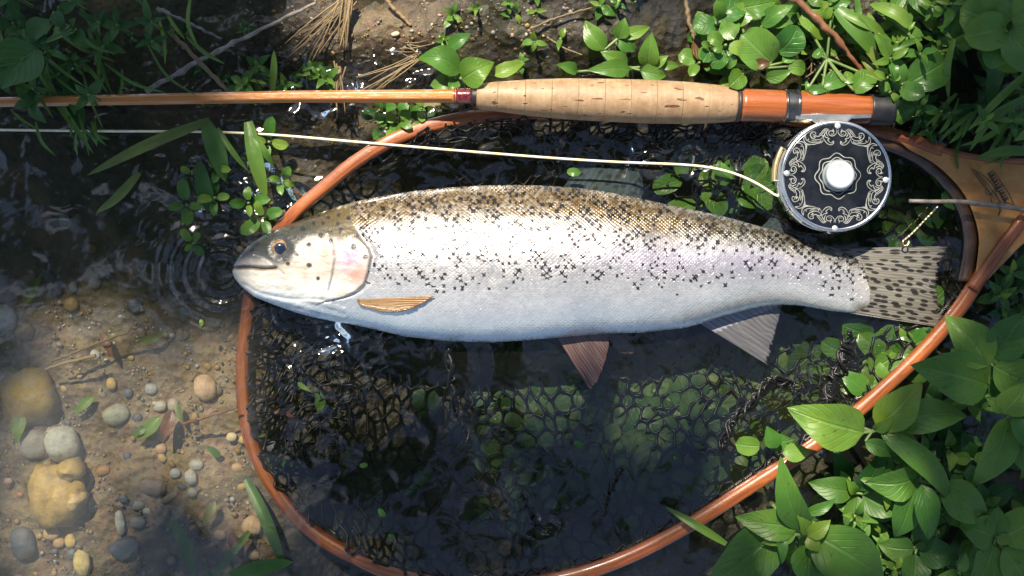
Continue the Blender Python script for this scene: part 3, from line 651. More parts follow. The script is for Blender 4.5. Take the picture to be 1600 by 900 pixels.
fin('pelvic_fin', [(938, 516), (960, 514)], [(968, 552), (992, 551), (985, 528)], -.006, -.009, MAT['pelvic'], 7)
fin('anal_fin', [(1090, 503), (1150, 484), (1220, 473)], [(1196, 568), (1203, 550), (1209, 525), (1216, 500), (1221, 479)], .001, (-.004, -.003, -.002), MAT['anal'], 13)
fin('dorsal_fin', [(878, 296), (935, 300), (1000, 314)], [(902, 262), (940, 254), (975, 258), (1000, 272), (1006, 302)], -.010, -.020, MAT['dorsal'], 12)
fin('adipose_fin', [(1186, 358), (1222, 369)], [(1205, 340), (1228, 348), (1240, 362)], 0, -.004, MAT['dorsal'], 4)

# ------------------------------------------------------------------ landing net
net = empty('landing_net', P(1400, 600, 0), 'wooden landing net with reddish hoop and black mesh bag around the trout', 'landing net')
rz = np.interp(np.linspace(0, 1, 260), [0, .06, .12, .24, .30, .36, .40, .47, .52, .58, .66, 1], [.007, .004, -.003, -.003, .003, .002, -.012, -.020, -.016, -.004, .004, .007])
rp = np.array([P(x, y, z) for (x, y), z in zip(RIMS, rz)])
V, F, U = tube(rp, .0047 + .0004 * fbm(np.arange(260) / 9, np.zeros(260), 2), 18, ry=1.15, power=3.4)
rim = mesh_obj('hoop', V, F, MAT['rim'], net, U)
# inner lamination near the throat: dark wet strip with the cord groove
il = spline([(1352, 214), (1400, 230), (1440, 250), (1480, 286), (1505, 325), (1515, 365), (1514, 402), (1506, 440)], 60)
V, F, U = tube(np.array([P(x, y, .002) for x, y in il]), .0042, 10, ry=1.2, power=3); mesh_obj('inner_lamination', V, F, MAT['lam_dark'], net, U)
# throat wedge + handle
def slab(outline, z0, z1, bev=.0012):
    o = np.array(outline, float); c = o.mean(0)
    d1 = np.roll(o, -1, 0) - np.roll(o, 1, 0); nrm = np.stack([d1[:, 1], -d1[:, 0]], 1); nrm /= np.linalg.norm(nrm, axis=1)[:, None] + 1e-9
    if (nrm * (o - c)).sum() < 0: nrm = -nrm
    n = len(o); V = []
    for inset, z in ((bev / S, z0), (0, z0 + bev), (0, z1 - bev), (bev * .3 / S, z1 - bev * .3), (bev / S, z1)):
        V += [P(x, y, z) for x, y in (o - nrm * inset)]
    F = [tuple(f) for f in grid_faces(5, n, True)] + [tuple(range(n))[::-1], tuple(range(4 * n, 5 * n))]
    V = np.array(V); return V, F, V[:, :2] * np.array([1, 1])
thr_top = spline([(1395, 213), (1440, 226), (1490, 241), (1540, 250), (1600, 256), (1680, 262), (1800, 266), (1960, 262)], 40)
thr_end = np.array([(1985, 272), (1994, 296), (1985, 320)])
thr_bot = spline([(1960, 332), (1800, 328), (1700, 334), (1640, 352), (1600, 380), (1560, 420), (1535, 445), (1522, 440)], 40)
thr_in = spline([(1527, 405), (1529, 370), (1518, 328), (1496, 290), (1460, 256), (1420, 234)], 30)
V, F, U = slab(np.vstack([thr_top, thr_end, thr_bot, thr_in]), -.004, .0105)
throat = mesh_obj('throat', V, F, MAT['maple'], net, U, smooth=False)
V, F, U = tube(np.array([P(x, y, .0118) for x, y in spline([(1520, 452), (1545, 415), (1580, 365), (1612, 330), (1660, 306)], 40)]), .0042, 10, ry=.8, power=2.6)
mesh_obj('outer_lamination', V, F, MAT['rim'], net, U)
V, F, U = tube(np.array([P(x, y, .0095) for x, y in spline([(1400, 212), (1440, 224), (1490, 239), (1540, 248), (1600, 253), (1680, 258)], 40)]), .0022, 8, power=2.4)
mesh_obj('outer_lamination', V, F, MAT['rim'], net, U)
def ribbon(pts, z, wpx, n=None):
    q = spline(pts, n or max(6, len(pts) * 5)); t = np.gradient(q, axis=0); t /= np.linalg.norm(t, axis=1)[:, None] + 1e-9
    nn = np.stack([-t[:, 1], t[:, 0]], 1); tp = np.sin(np.linspace(.15, math.pi - .15, len(q))) ** .5
    V = []
    for s_ in (-.5, .5):
        V += [P(x, y, z) for x, y in q + nn * (s_ * wpx * tp[:, None])]
    m_ = len(q); F = [(i, i + 1, m_ + i + 1, m_ + i) for i in range(m_ - 1)]
    V = np.array(V); return V, F, V[:, :2]
# printed mayfly with a line of script across it (too worn to read)
ink = []
zt = .0109
for st in [[(1516, 262), (1536, 274), (1552, 290), (1560, 310)], [(1516, 262), (1526, 276), (1535, 288), (1545, 300), (1556, 312)], [(1520, 264), (1540, 284), (1556, 306)], [(1524, 270), (1536, 284), (1548, 302)],
           [(1540, 294), (1541, 302), (1548, 304), (1552, 296)], [(1548, 306), (1550, 316), (1556, 322), (1562, 314)], [(1558, 316), (1562, 328), (1559, 338)], [(1562, 316), (1564, 328), (1559, 338)],
           [(1553, 267), (1564, 284), (1576, 302), (1584, 318)], [(1567, 317), (1576, 317), (1584, 321)], [(1580, 312), (1586, 322)], [(1552, 296), (1558, 308), (1566, 318)]]:
    ink.append(ribbon(st, zt, 1.1))
for i in range(15):
    t_ = i / 14; cx, cy = 1547 + 25 * t_, 269 + 43 * t_
    hgt = 5.5 if i not in (7, 8) else 9
    ink.append(ribbon([(cx + hgt * .8, cy - hgt * .45), (cx + 1.5 * math.sin(i * 2.1), cy + 1.2), (cx - hgt * .6, cy + hgt * .45), (cx - hgt * .3 + 2.5, cy + hgt * .5 + 1.5)], zt + .0001, 1.7))
    if i % 3 == 1: ink.append(ribbon([(cx - 3, cy + 2), (cx + 1, cy + 4), (cx + 4, cy)], zt + .0002, 1.2))
V, F, U = join(ink); mesh_obj('printed_emblem', V, F, MAT['ink'], throat, U)

# mesh bag: hexagonal black cord, a sagging layer plus gathered folds
def net_z(px, py, layer=0):
    dd = dist_poly(px, py, INNER)
    sag = sstep(0, 95, dd)
    z = .004 * (1 - sag) - .030 * sag
    z = z - .008 * sstep(90, 220, dd) + .0035 * fbm(px / 60, py / 60, 20 + layer)
    up = np.exp(-((px - 1130) / 85) ** 2 - ((py - 285) / 45) ** 2) + .9 * np.exp(-((px - 1370) / 60) ** 2 - ((py - 560) / 45) ** 2) + .95 * np.exp(-((px - 1430) / 60) ** 2 - ((py - 520) / 40) ** 2)
    up = up + .75 * np.exp(-((px - 1000) / 260) ** 2 - ((py - 215) / 22) ** 2)
    z = z * (1 - np.clip(up, 0, 1)) + .0012 * np.clip(up, 0, 1)
    left = sstep(520, 420, px); z = z - .012 * left * (1 - sag)
    fb = np.interp(px, xs, ZC - .72 * th) - .005
    infish = (px > 363) & (px < 1388) & (py > np.interp(px, xs, yT) - 6) & (py < np.interp(px, xs, yB) + 6)
    return np.where(infish, np.minimum(z, fb), z)
def hexnet(region, cw, ch, zf, seed, warp=16, rad=.00062, ang=0.0, cond=None):
    x0, y0, x1, y1 = region; segs = {}
    nodes = {}
    ca, sa = math.cos(ang), math.sin(ang); cx, cy = (x0 + x1) / 2, (y0 + y1) / 2; R = math.hypot(x1 - x0, y1 - y0) / 2 + 30
    ni = int(R / cw) + 1; nj = int(R / (ch * .75)) + 1
    E = []
    for j in range(-nj, nj + 1):
        for i in range(-ni, ni + 1):
            ox = i * cw + (cw / 2 if j % 2 else 0); oy = j * ch * .75
            pts = [(ox, oy - ch * .5), (ox + cw / 2, oy - ch * .25), (ox + cw / 2, oy + ch * .25), (ox, oy + ch * .5)]
            E += [(pts[0], pts[1]), (pts[1], pts[2]), (pts[2], pts[3])]
    E = np.array(E)
    X = cx + E[..., 0] * ca - E[..., 1] * sa; Y = cy + E[..., 0] * sa + E[..., 1] * ca
    wx_ = fbm(X / 85, Y / 85, seed) * warp * 2 + fbm(X / 22, Y / 22, seed + 3, 2) * 4; wy_ = fbm(X / 85, Y / 85, seed + 50) * warp * 2 + fbm(X / 22, Y / 22, seed + 9, 2) * 4
    X = X + wx_; Y = Y + wy_
    ok = in_poly(X, Y, INNER).all(1) & (X > x0).all(1) & (X < x1).all(1) & (Y > y0).all(1) & (Y < y1).all(1)
    if cond is not None: ok &= cond(X, Y).all(1)
    X, Y = X[ok], Y[ok]; Z = zf(X, Y)
    A = np.stack([(X[:, 0] - 800), (450 - Y[:, 0])], 1); B = np.stack([(X[:, 1] - 800), (450 - Y[:, 1])], 1)
    kA = ((H - Z[:, 0]) / H * S)[:, None]; kB = ((H - Z[:, 1]) / H * S)[:, None]
    A = np.c_[A * kA, Z[:, 0]]; B = np.c_[B * kB, Z[:, 1]]
    Mi = (A + B) / 2; Mi[:, 2] -= .0006
    n = len(A); D = B - A; D /= np.linalg.norm(D, axis=1)[:, None] + 1e-9
    s_ = np.cross(D, [0, 0, 1]); s_ /= np.linalg.norm(s_, axis=1)[:, None] + 1e-9; u_ = np.cross(s_, D)
    V = []
    for Q, r in ((A, rad * 1.35), (Mi, rad * .9), (B, rad * 1.35)):
        for a_ in range(4):
            V.append(Q + r * (math.cos(a_ * math.pi / 2) * s_ + math.sin(a_ * math.pi / 2) * u_))
    V = np.stack(V, 1).reshape(-1, 3)
    f = []
    for k in range(2):
        for a_ in range(4): f.append([k * 4 + a_, k * 4 + (a_ + 1) % 4, k * 4 + 4 + (a_ + 1) % 4, k * 4 + 4 + a_])
    F = (np.arange(n)[:, None, None] * 12 + np.array(f)[None]).reshape(-1, 4)
    return V, F
parts = []
parts.append(hexnet((380, 170, 1560, 920), 24, 35, lambda x, y: net_z(x, y, 0), 11, 18, rad=.00098))
parts.append(hexnet((385, 480, 560, 760), 24, 34, lambda x, y: net_z(x, y, 5) + .007, 23, 24, ang=.5, rad=.0009))
0 and parts.append(hexnet((400, 500, 690, 830), 22, 32, lambda x, y: net_z(x, y, 8) + .013, 37, 50, ang=-.4, rad=.0009))
parts.append(hexnet((640, 185, 1230, 262), 16, 24, lambda x, y: net_z(x, y, 9) + .004, 47, 26, ang=1.0))
parts.append(hexnet((1190, 540, 1420, 680), 13, 18, lambda x, y: .0035 * fbm(x / 25, y / 25, 5) - .001, 59, 34, ang=.7, cond=lambda X, Y: np.hypot((X - 1300) / 1.5, Y - 595) < 46))
parts.append(hexnet((1120, 580, 1260, 720), 12, 17, lambda x, y: .003 * fbm(x / 25, y / 25, 6) - .001, 61, 34, ang=.2, cond=lambda X, Y: np.abs((X - 1140) * .55 + (Y - 665)) < 20))
V = np.vstack([p[0] for p in parts]); k = 0; Fs = []
for p in parts: Fs.append(p[1] + k); k += len(p[0])
nm = mesh_obj('mesh_bag', V, np.vstack(Fs), MAT['black_net'], net); nm['kind'] = 'stuff'
# gathered strands that break the surface
def crumple(name, path, r, seed, n=5):
    rr = np.random.default_rng(seed); parts = []
    for i in range(n):
        q = spline(path, 26); ph = rr.uniform(0, 6)
        q = q + np.stack([np.sin(np.arange(26) * .9 + ph) * r * rr.uniform(.3, 1.1), np.cos(np.arange(26) * .7 + ph * 2) * r * rr.uniform(.3, 1.1)], 1)
        z = .0005 + .0022 * np.sin(np.arange(26) * .8 + ph) + rr.uniform(-.001, .001)
        parts.append(tube(np.array([P(x, y, zz) for (x, y), zz in zip(q, z)]), .0008 + .0006 * rr.random(26), 6))
    V, F, U = join(parts); o = mesh_obj(name, V, F, MAT['black_net'], net, U); return o
crumple('net_fold', [(1130, 700), (1142, 662), (1180, 625), (1205, 596), (1235, 598)], 9, 1, 7)
crumple('net_fold', [(1285, 640), (1300, 600), (1320, 560), (1325, 525)], 12, 2, 7)
crumple('net_fold', [(942, 805), (948, 778), (965, 745), (972, 735)], 5, 3, 5)
crumple('net_fold', [(812, 770), (825, 795), (840, 820), (846, 828)], 5, 4, 5)
crumple('net_fold', [(760, 690), (775, 672), (800, 690)], 5, 5, 4)
crumple('net_fold', [(700, 540), (705, 590), (712, 640), (735, 690)], 6, 6, 4)
# ------------------------------------------------------------------ fly rod
rod = empty('fly_rod', P(950, 158, .012), 'cane fly rod with cork grip lying along the top of the net', 'fishing rod')
ZR = .0195
def rodaxis(px): return np.interp(px, [-2400, 0, 450, 700, 745, 900, 1150, 1395], [182, 159.5, 151, 150, 150, 155, 163.5, 172.5])
ax_x = np.r_[np.linspace(-2400, 0, 20), np.linspace(40, 712, 24)]
V, F, U = tube(np.array([P(x, rodaxis(x), ZR) for x in ax_x]), np.interp(ax_x, [-2400, 0, 712], [.0018, .0034, .0047]), 6, ry=1.0)
# rotate the hexagon so that a flat faces up
blank = mesh_obj('blank', V, F, MAT['cane'], rod, U, smooth=False)
md = blank.modifiers.new('edge', 'BEVEL'); md.width = .0006; md.segments = 2; md.limit_method = 'ANGLE'; md.angle_limit = .6
def rsec(name, x0, x1, prof, mat, par=rod, n=40, xs_=None):
    """section of the rod from px x0..x1; prof = [(t, radius px)]"""
    pr = np.array(prof, float); t = np.linspace(0, 1, xs_ or max(8, len(pr))); r = np.interp(t, pr[:, 0], pr[:, 1])
    x = x0 + (x1 - x0) * t; kz = (H - ZR) / H
    V, F, U = tube(np.array([P(a, rodaxis(a), ZR) for a in x]), r * S * kz, n); return mesh_obj(name, V, F, mat, par, U)
rsec('thread_wrap', 707, 713, [(0, 11.6), (1, 11.6)], MAT['orange_thread'])
rsec('thread_wrap', 713.2, 737, [(0, 11.4), (.2, 12.2), (.8, 12.2), (1, 11.8)], MAT['thread'])
rsec('thread_wrap', 709.5, 711, [(0, 12.1), (1, 12.1)], MAT['thread'])
rsec('winding_check', 737, 746, [(0, 11.8), (.3, 12.6), (1, 14)], MAT['black_rubber'])
grip = empty('cork_grip', P(950, 157, ZR), '', ''); del grip['label']; del grip['category']; grip.parent = rod
grip.location = tuple(np.array(WL['cork_grip']) - np.array(WL[rod.name]))
cw = [745, 778, 821, 862, 903, 944, 984, 1024, 1064, 1105, 1150]
def corkr(x): return np.interp(x, [745, 748, 753, 765, 790, 830, 880, 950, 1020, 1080, 1120, 1143, 1148, 1150], [16.5, 19.2, 20.4, 21.8, 24.5, 28.6, 31.6, 33.4, 34, 32.5, 29.6, 27.0, 26.2, 25])
for a_, b_ in zip(cw[:-1], cw[1:]):
    t = np.r_[0, .02, np.linspace(.05, .95, 10), .98, 1]; x = a_ + (b_ - a_) * t; r = corkr(x); r[0] -= .2; r[-1] -= .2
    rsec('cork_ring', a_, b_ - .15, np.stack([t, r], 1), MAT['cork'], grip, 48, 40)
rsec('collar', 1150, 1156, [(0, 25.8), (.3, 26.8), (.7, 26.8), (1, 26)], MAT['black_rubber'])
rsec('reel_seat', 1156, 1360, [(0, 25.4), (.3, 25.0), (1, 22.6)], MAT['seat'], n=48, xs_=30)
rsec('sliding_band', 1224, 1247, [(0, 27.0), (.08, 27.8), (.16, 26.4), (.84, 26.2), (.92, 27.4), (1, 26.4)], MAT['gunmetal'], xs_=40)
rsec('butt_cap', 1358, 1395, [(0, 23.4), (.04, 24.2), (.93, 24.0), (1, 22.6)], MAT['black_rubber'], xs_=40)

# ------------------------------------------------------------------ fly reel
reel = empty('fly_reel', P(1306, 275, .014), 'round black and silver fly reel engraved with scrollwork', 'fishing reel')
RZ = .0335; RC = (1306.5, 275.0)
c = P(*RC, RZ); kz = (H - RZ) / H * S
def rl(name, prof, mat, par=reel, n=72, cx=None):
    V, F, U = lathe_axis(cx if cx is not None else c, (0, 0, 1), [(d_, r_ * kz) for d_, r_ in prof], n); return mesh_obj(name, V, F, mat, par, U)
rl('face_ring', [(-.0015, 81.8), (.0006, 81.8), (.0009, 83), (.0007, 85.4), (0, 87), (-.0015, 87.6), (-.004, 87.4), (-.0045, 85)], MAT['silver'])
plate = rl('side_plate', [(-.002, 82.2), (.0001, 82.2), (.0002, 80), (.0002, 30), (.0002, .01)], MAT['plate'])
rl('spool', [(-.003, 84), (-.004, 83), (-.004, 60), (-.013, 60), (-.013, 83), (-.015, 84)], MAT['gunmetal'])
rl('wound_line', [(-.0042, 61), (-.0042, 74), (-.006, 76), (-.011, 76), (-.0128, 74), (-.0128, 61)], MAT['line'])
rl('back_plate', [(-.016, .01), (-.016, 84), (-.017, 86), (-.019, 85), (-.020, 78), (-.020, .01)], MAT['silver'])
for a_ in (150, 215, 265, 330, 20):
    q = c + np.array([math.cos(math.radians(a_)), math.sin(math.radians(a_)), 0]) * 85.5 * kz
    V, F, U = lathe_axis(q, (0, 0, -1), [(.002, .0015), (.003, .0020), (.016, .0020), (.017, .0015)], 12); mesh_obj('pillar', V, F, MAT['silver'], reel, U)
def arcband(a0, a1, r0, r1, z0, z1, mat, name):
    a_ = np.radians(np.linspace(a0, a1, 40)); V = []
    for r_, z_ in ((r0, z0), (r1, z0), (r1, z1), (r0, z1)):
        V.append(np.stack([c[0] + np.cos(a_) * r_ * kz, c[1] + np.sin(a_) * r_ * kz, np.full(40, RZ + z_)], 1))
    V = np.stack(V, 1).reshape(-1, 3); F = [tuple(f_) for f_ in grid_faces(40, 4, True)] + [(0, 1, 2, 3), (156, 159, 158, 157)]
    return mesh_obj(name, V, F, mat, reel, V[:, :2])
arcband(100, 235, 83, 88, -.017, -.004, MAT['silver'], 'frame_rim')
arcband(150, 184, 90, 96, -.012, -.0055, MAT['gold'], 'line_guard')
# rivets and knob
for ax_, ay_ in ((1308.6, 196.7), (1229.4, 271.1), (1383.6, 281.4), (1304.2, 357)):
    q = P(ax_, ay_, RZ + .0002)
    V, F, U = lathe_axis(q, (0, 0, 1), [(0, 4.8 * kz), (.0007, 4.7 * kz), (.0010, 4.0 * kz), (.0010, .00001)], 20); mesh_obj('rivet', V, F, MAT['satin'], plate, U)
kn = P(1309.5, 274.5, RZ); 
rl('knob', [(.0002, 25), (.0012, 25), (.0016, 23.5), (.0045, 22.6), (.0058, 22.6), (.0066, 21.6), (.0070, 19.5), (.0068, 17), (.0067, .01)], MAT['satin'], reel, 56, kn)
mot = [[(855, 275), (860, 330), (840, 370), (800, 405), (750, 410), (705, 380), (700, 335), (735, 310), (785, 320), (800, 360), (770, 380), (740, 360)],
       [(790, 270), (780, 300), (810, 320)], [(705, 292), (640, 268), (580, 310), (545, 360), (505, 395)], [(690, 300), (630, 300), (590, 350), (545, 395)],
       [(700, 290), (660, 320), (620, 370), (600, 430), (600, 470)], [(600, 465), (640, 530), (690, 575), (750, 590), (800, 560), (795, 510), (770, 550), (720, 540), (690, 510)],
       [(615, 390), (640, 440), (710, 465), (680, 500), (720, 520)], [(655, 330), (660, 380), (690, 425)],
       [(600, 400), (560, 470), (500, 495), (430, 490), (360, 460), (330, 400), (360, 350), (410, 340), (440, 370), (400, 400), (370, 370)],
       [(590, 440), (560, 400), (480, 430), (420, 410), (440, 460)], [(380, 420), (420, 440), (400, 470)], [(600, 460), (570, 540), (480, 570), (400, 590), (300, 590), (240, 565), (205, 520), (205, 460), (235, 405), (235, 460), (265, 520), (300, 480)],
       [(300, 480), (290, 530), (370, 550), (430, 550), (520, 540), (545, 510), (555, 560)], [(360, 500), (400, 520), (470, 520)], [(240, 565), (262, 620), (262, 680)]]
eng = []
rot = math.radians(1.6)
for st in mot:
    dxy = [((x - 872) / 12.86, (y - 1214) / 12.86) for x, y in st]
    for sw in (0, 1):
        for sx in (1, -1):
            for sy in (1, -1):
                pts = []
                for dx, dy in dxy:
                    if sw: dx, dy = dy, dx
                    dx, dy = dx * sx, dy * sy
                    pts.append((RC[0] + dx * math.cos(rot) - dy * math.sin(rot), RC[1] + dx * math.sin(rot) + dy * math.cos(rot)))
                eng.append(ribbon(pts, RZ + .00035 + .00001 * (len(eng) % 7), 1.25))
for r_, am, nlobe in ((33.5, 2.4, 8), (27.5, 1.6, 8)):
    pts = [(1309 + (r_ + am * math.cos(nlobe * t + .4)) * math.cos(t), 275 + (r_ + am * math.cos(nlobe * t + .4)) * math.sin(t)) for t in np.linspace(0, 2 * math.pi, 97)]
    eng.append(ribbon(pts, RZ + .0004, 1.5, 200))
V, F, U = join(eng); mesh_obj('scroll_engraving', V, F, MAT['engrave'], plate, U)
# foot
V, F, U = slab([(1243, 178), (1362, 174), (1362, 184), (1330, 186), (1322, 194), (1276, 194), (1268, 189), (1243, 187)], .018, .028, .001)
foot = mesh_obj('reel_foot', V, F, MAT['silver'], reel, U, smooth=False)
V, F, U = tube(np.array([P(x, y, .022) for x, y in ((1212, 181), (1226, 182), (1250, 184), (1272, 187))]), [.0022, .0034, .0040, .0034], 14); mesh_obj('foot_tongue', V, F, MAT['gold'], foot, U)

# fly line
lp = spline([(-700, 199), (-300, 201), (0, 203), (180, 205), (320, 206), (430, 211), (560, 222), (700, 234), (850, 246), (960, 253), (1060, 257), (1110, 262), (1150, 272), (1185, 288), (1214, 306), (1234, 312)], 160)
lz = np.interp(lp[:, 0], [-700, 0, 420, 560, 800, 1080, 1150, 1234], [.008, .008, .007, .0095, .005, .004, .008, .020])
V, F, U = tube(np.array([P(x, y, z) for (x, y), z in zip(lp, lz)]), .00085, 8)
tag(mesh_obj('fly_line', V, F, MAT['line'], None, U, origin=P(600, 225, .006)), 'thin cream fly line running from the reel across the net', 'fishing line')

# ------------------------------------------------------------------ plants
def leaf(parent, b, t, wpx, mat, shape='lance', zb=.02, zt=.02, arch=.12, fold=.18, curl=.0, nt=None, name='leaf', roll=0.0):
    """one leaf blade from base pixel b to tip pixel t"""
    A = P(b[0], b[1], zb); B = P(t[0], t[1], zt); Ld = B - A; L = np.linalg.norm(Ld)
    big = L / S > 45
    nt = nt or (14 if big else 7); nu = 6 if big else 4
    dirv = Ld / (L + 1e-9); s_ = np.cross(dirv, [0, 0, 1]); s_ /= np.linalg.norm(s_) + 1e-9; n_ = np.cross(s_, dirv)
    if roll: s_, n_ = s_ * math.cos(roll) + n_ * math.sin(roll), n_ * math.cos(roll) - s_ * math.sin(roll)
    tt = np.linspace(0, 1, nt + 1)
    if shape == 'lance': wd = np.sin(np.pi * tt ** .72) ** .85 * (1 - .18 * tt)
    elif shape == 'round': wd = np.sqrt(np.clip(1 - (2 * np.clip(tt * .97 + .03, 0, 1) - 1) ** 2, 0, 1)) ** .9
    elif shape == 'blade': wd = (1 - tt ** 2.2) * (.55 + .45 * np.sin(np.pi * np.clip(tt * 1.4, 0, 1) * .5 + .3))
    wd = wd + (.0 if shape == 'round' else .03 * (1 - tt))
    sd = RU(0, 100); ww = wpx * S / 2
    uu = np.linspace(-1, 1, nu + 1)
    T, Ug = np.meshgrid(tt, uu, indexing='ij'); Wd = np.repeat(wd[:, None], nu + 1, 1)
    serr = 1 + (.06 if shape == 'lance' else .05) * fbm(T * 9 + sd, Ug * 0 + np.sign(Ug) * 3, 3, 2) * np.abs(Ug)
    hgt = arch * L * np.sin(np.pi * T) + fold * ww * np.abs(Ug) ** 1.2 * Wd - curl * L * T ** 2 + .10 * ww * fbm(T * 3 + sd, Ug * 1.4, 6, 2) + .07 * ww * np.sin(T * 9 + sd) * np.abs(Ug)
    bend = .06 * L * math.sin(sd) * np.sin(np.pi * T * .9)
    V = A + T[..., None] * Ld + ((Ug * Wd * ww * serr + bend)[..., None]) * s_ + hgt[..., None] * n_
    return mesh_obj(name, V.reshape(-1, 3), grid_faces(nt + 1, nu + 1), mat, parent, np.stack([T, (Ug + 1) / 2], -1).reshape(-1, 2))
def stem(parent, pts, r0, r1, mat, name='stem', n=7):
    q = spline([P(*p) for p in pts], max(6, 5 * len(pts))); V, F, U = tube(q, np.linspace(r0, r1, len(q)), n); return mesh_obj(name, V, F, mat, parent, U)

BR = 'broad leaved waterside plants beside the hoop'
def hero(root, z, label, leaves, mats=('leaf', 'leaf_yellow'), name='brooklime_plant', cat='plant', group=None, zspread=.012):
    rx, ry = root; zg = float(bed(*((np.array(root) - [800, 450]) * (H - z) / H + [800, 450])))
    g = P(rx, ry, z); base = np.array([g[0], g[1], zg])
    e = empty(name, base, label, cat, group)
    gx_, gy_ = PX(base[0], base[1], zg)
    stem(e, [(gx_, gy_, zg - .004), (gx_ + 6, gy_ + 3, (zg + z) / 2), (rx, ry, z)], .0022, .0016, MAT['stem'])
    for lf in leaves:
        b, t, w_ = lf[0], lf[1], lf[2]; o = lf[3] if len(lf) > 3 else {}
        if rx > 1180 and ry > 480: w_ *= .82
        m_ = o.get('m', mats[0]); zz = o.get('z', z)
        leaf(e, b, t, w_, MAT[m_], o.get('s', 'lance'), zz + .001, zz + o.get('dz', RU(-.006, .010)), o.get('arch', .14), o.get('fold', .25), roll=o.get('roll', RU(-.25, .25)))
        if math.hypot(b[0] - rx, b[1] - ry) > 8: stem(e, [(rx, ry, z), (b[0], b[1], zz + .001)], .0011, .0009, MAT['stem'], 'petiole', 5)
    return e
Y = {'m': 'leaf_yellow'}
hero((1362, 675), .052, 'leafy plant whose long pointed leaf overlaps the hoop, with a yellowish young leaf', [((1350, 676), (1229, 637), 92, {'dz': .004, 'roll': .15}), ((1370, 668), (1442, 597), 74, {'m': 'leaf_yellow', 'dz': .006}), ((1374, 672), (1484, 790), 46, {'dz': -.012, 'arch': .22}),
     ((1352, 690), (1402, 712), 34), ((1392, 662), (1512, 652), 66, {'dz': -.006}), ((1365, 672), (1395, 650), 26, Y)])
hero((1437, 752), .046, 'compact leafy plant with drooping pointed leaves at the middle of the leaf bed', [((1435, 745), (1350, 752), 66), ((1432, 754), (1398, 840), 64, {'dz': -.014}), ((1441, 756), (1451, 844), 48, {'m': 'leaf', 'dz': -.004, 'z': .054}), ((1468, 758), (1542, 812), 74, {'dz': -.008}),
     ((1440, 744), (1462, 702), 34), ((1447, 752), (1472, 738), 24, Y)])
hero((1262, 836), .058, 'bright leafy rosette standing against the lower hoop, one leaf upright', [((1258, 830), (1221, 711), 56, {'dz': .016, 'roll': .3}), ((1248, 822), (1148, 806), 60, {'dz': -.004}), ((1222, 822), (1104, 918), 100, {'z': .05, 'dz': -.010}), ((1270, 832), (1378, 906), 108, {'dz': -.004, 'roll': -.2}),
     ((1242, 836), (1188, 850), 26, {'z': .060}), ((1216, 835), (1221, 882), 22, {'z': .060}), ((1258, 802), (1306, 778), 22), ((1265, 846), (1262, 918), 74, {'z': .05}), ((1262, 838), (1298, 812), 32, {'m': 'leaf_yellow', 'z': .063}), ((1260, 835), (1243, 800), 28, {'m': 'leaf_yellow', 'z': .063}),
     ((1262, 838), (1280, 862), 28, {'m': 'leaf_yellow', 'z': .062})])
hero((1546, 566), .056, 'large leafed plant rising beside the tip of the trout tail', [((1544, 572), (1475, 494), 78, {'dz': -.006}), ((1550, 560), (1604, 488), 74), ((1545, 602), (1422, 571), 100, {'z': .050, 'dz': .004}), ((1552, 572), (1625, 602), 74, {'dz': -.004}), ((1548, 566), (1568, 545), 26, Y), ((1545, 575), (1530, 640), 62, {'z': .04})])
hero((1582, 648), .060, 'plant with yellow green shoot tip and narrow hanging leaf among broad leaves', [((1574, 652), (1514, 759), 66, {'dz': -.018}), ((1582, 645), (1650, 705), 78), ((1566, 645), (1602, 598), 62, Y), ((1582, 655), (1600, 740), 80, {'z': .05}), ((1570, 640), (1540, 622), 30, Y)])
hero((1558, 838), .040, 'yellowish leafy rosette low under the taller broad leaves', [((1552, 840), (1498, 822), 66, Y), ((1562, 842), (1640, 796), 78, Y), ((1552, 850), (1516, 918), 66, Y), ((1566, 856), (1618, 925), 70), ((1556, 834), (1560, 790), 44, Y), ((1558, 838), (1580, 850), 24, Y)], zspread=0)
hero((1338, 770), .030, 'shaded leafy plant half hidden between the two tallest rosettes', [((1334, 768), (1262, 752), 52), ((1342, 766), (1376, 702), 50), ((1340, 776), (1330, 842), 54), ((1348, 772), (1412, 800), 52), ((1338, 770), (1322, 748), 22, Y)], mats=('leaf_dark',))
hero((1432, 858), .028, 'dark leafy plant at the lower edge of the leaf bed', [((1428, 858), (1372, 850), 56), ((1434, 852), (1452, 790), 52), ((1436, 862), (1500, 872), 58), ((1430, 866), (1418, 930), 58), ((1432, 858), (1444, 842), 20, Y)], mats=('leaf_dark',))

def rosette(px, py, z, size, mat, label, cat='plant', group=None, n=3, shape='lance', aspect=.5, name='leafy_seedling', young=True):
    zg = float(bed(px, py)); g = P(px, py, z); e = empty(name, (g[0], g[1], min(zg, z - .004)), label, cat, group)
    stem(e, [(*PX(g[0], g[1], min(zg, z - .004)), min(zg, z - .004)), (px, py, z)], .0014, .0010, MAT['stem'], n=5)
    a0 = RU(0, math.pi)
    for k in range(n):
        for sgn in (0, math.pi):
            a_ = a0 + k * math.pi / 2 + sgn + RU(-.25, .25); L = size * (1 - .25 * k) * RU(.8, 1.15); pt = .22 * L if shape == 'round' else .06 * L
            zz = z - .006 * (n - 1 - k)
            leaf(e, (px + pt * math.cos(a_), py + pt * math.sin(a_)), (px + (L + pt) * math.cos(a_), py + (L + pt) * math.sin(a_)), L * aspect * RU(.85, 1.15), MAT['leaf_yellow' if (k == n - 1 and young) else mat], shape, zz, zz + RU(-.004, .008), RU(.05, .2), RU(.1, .3), roll=RU(-.3, .3))
    return e
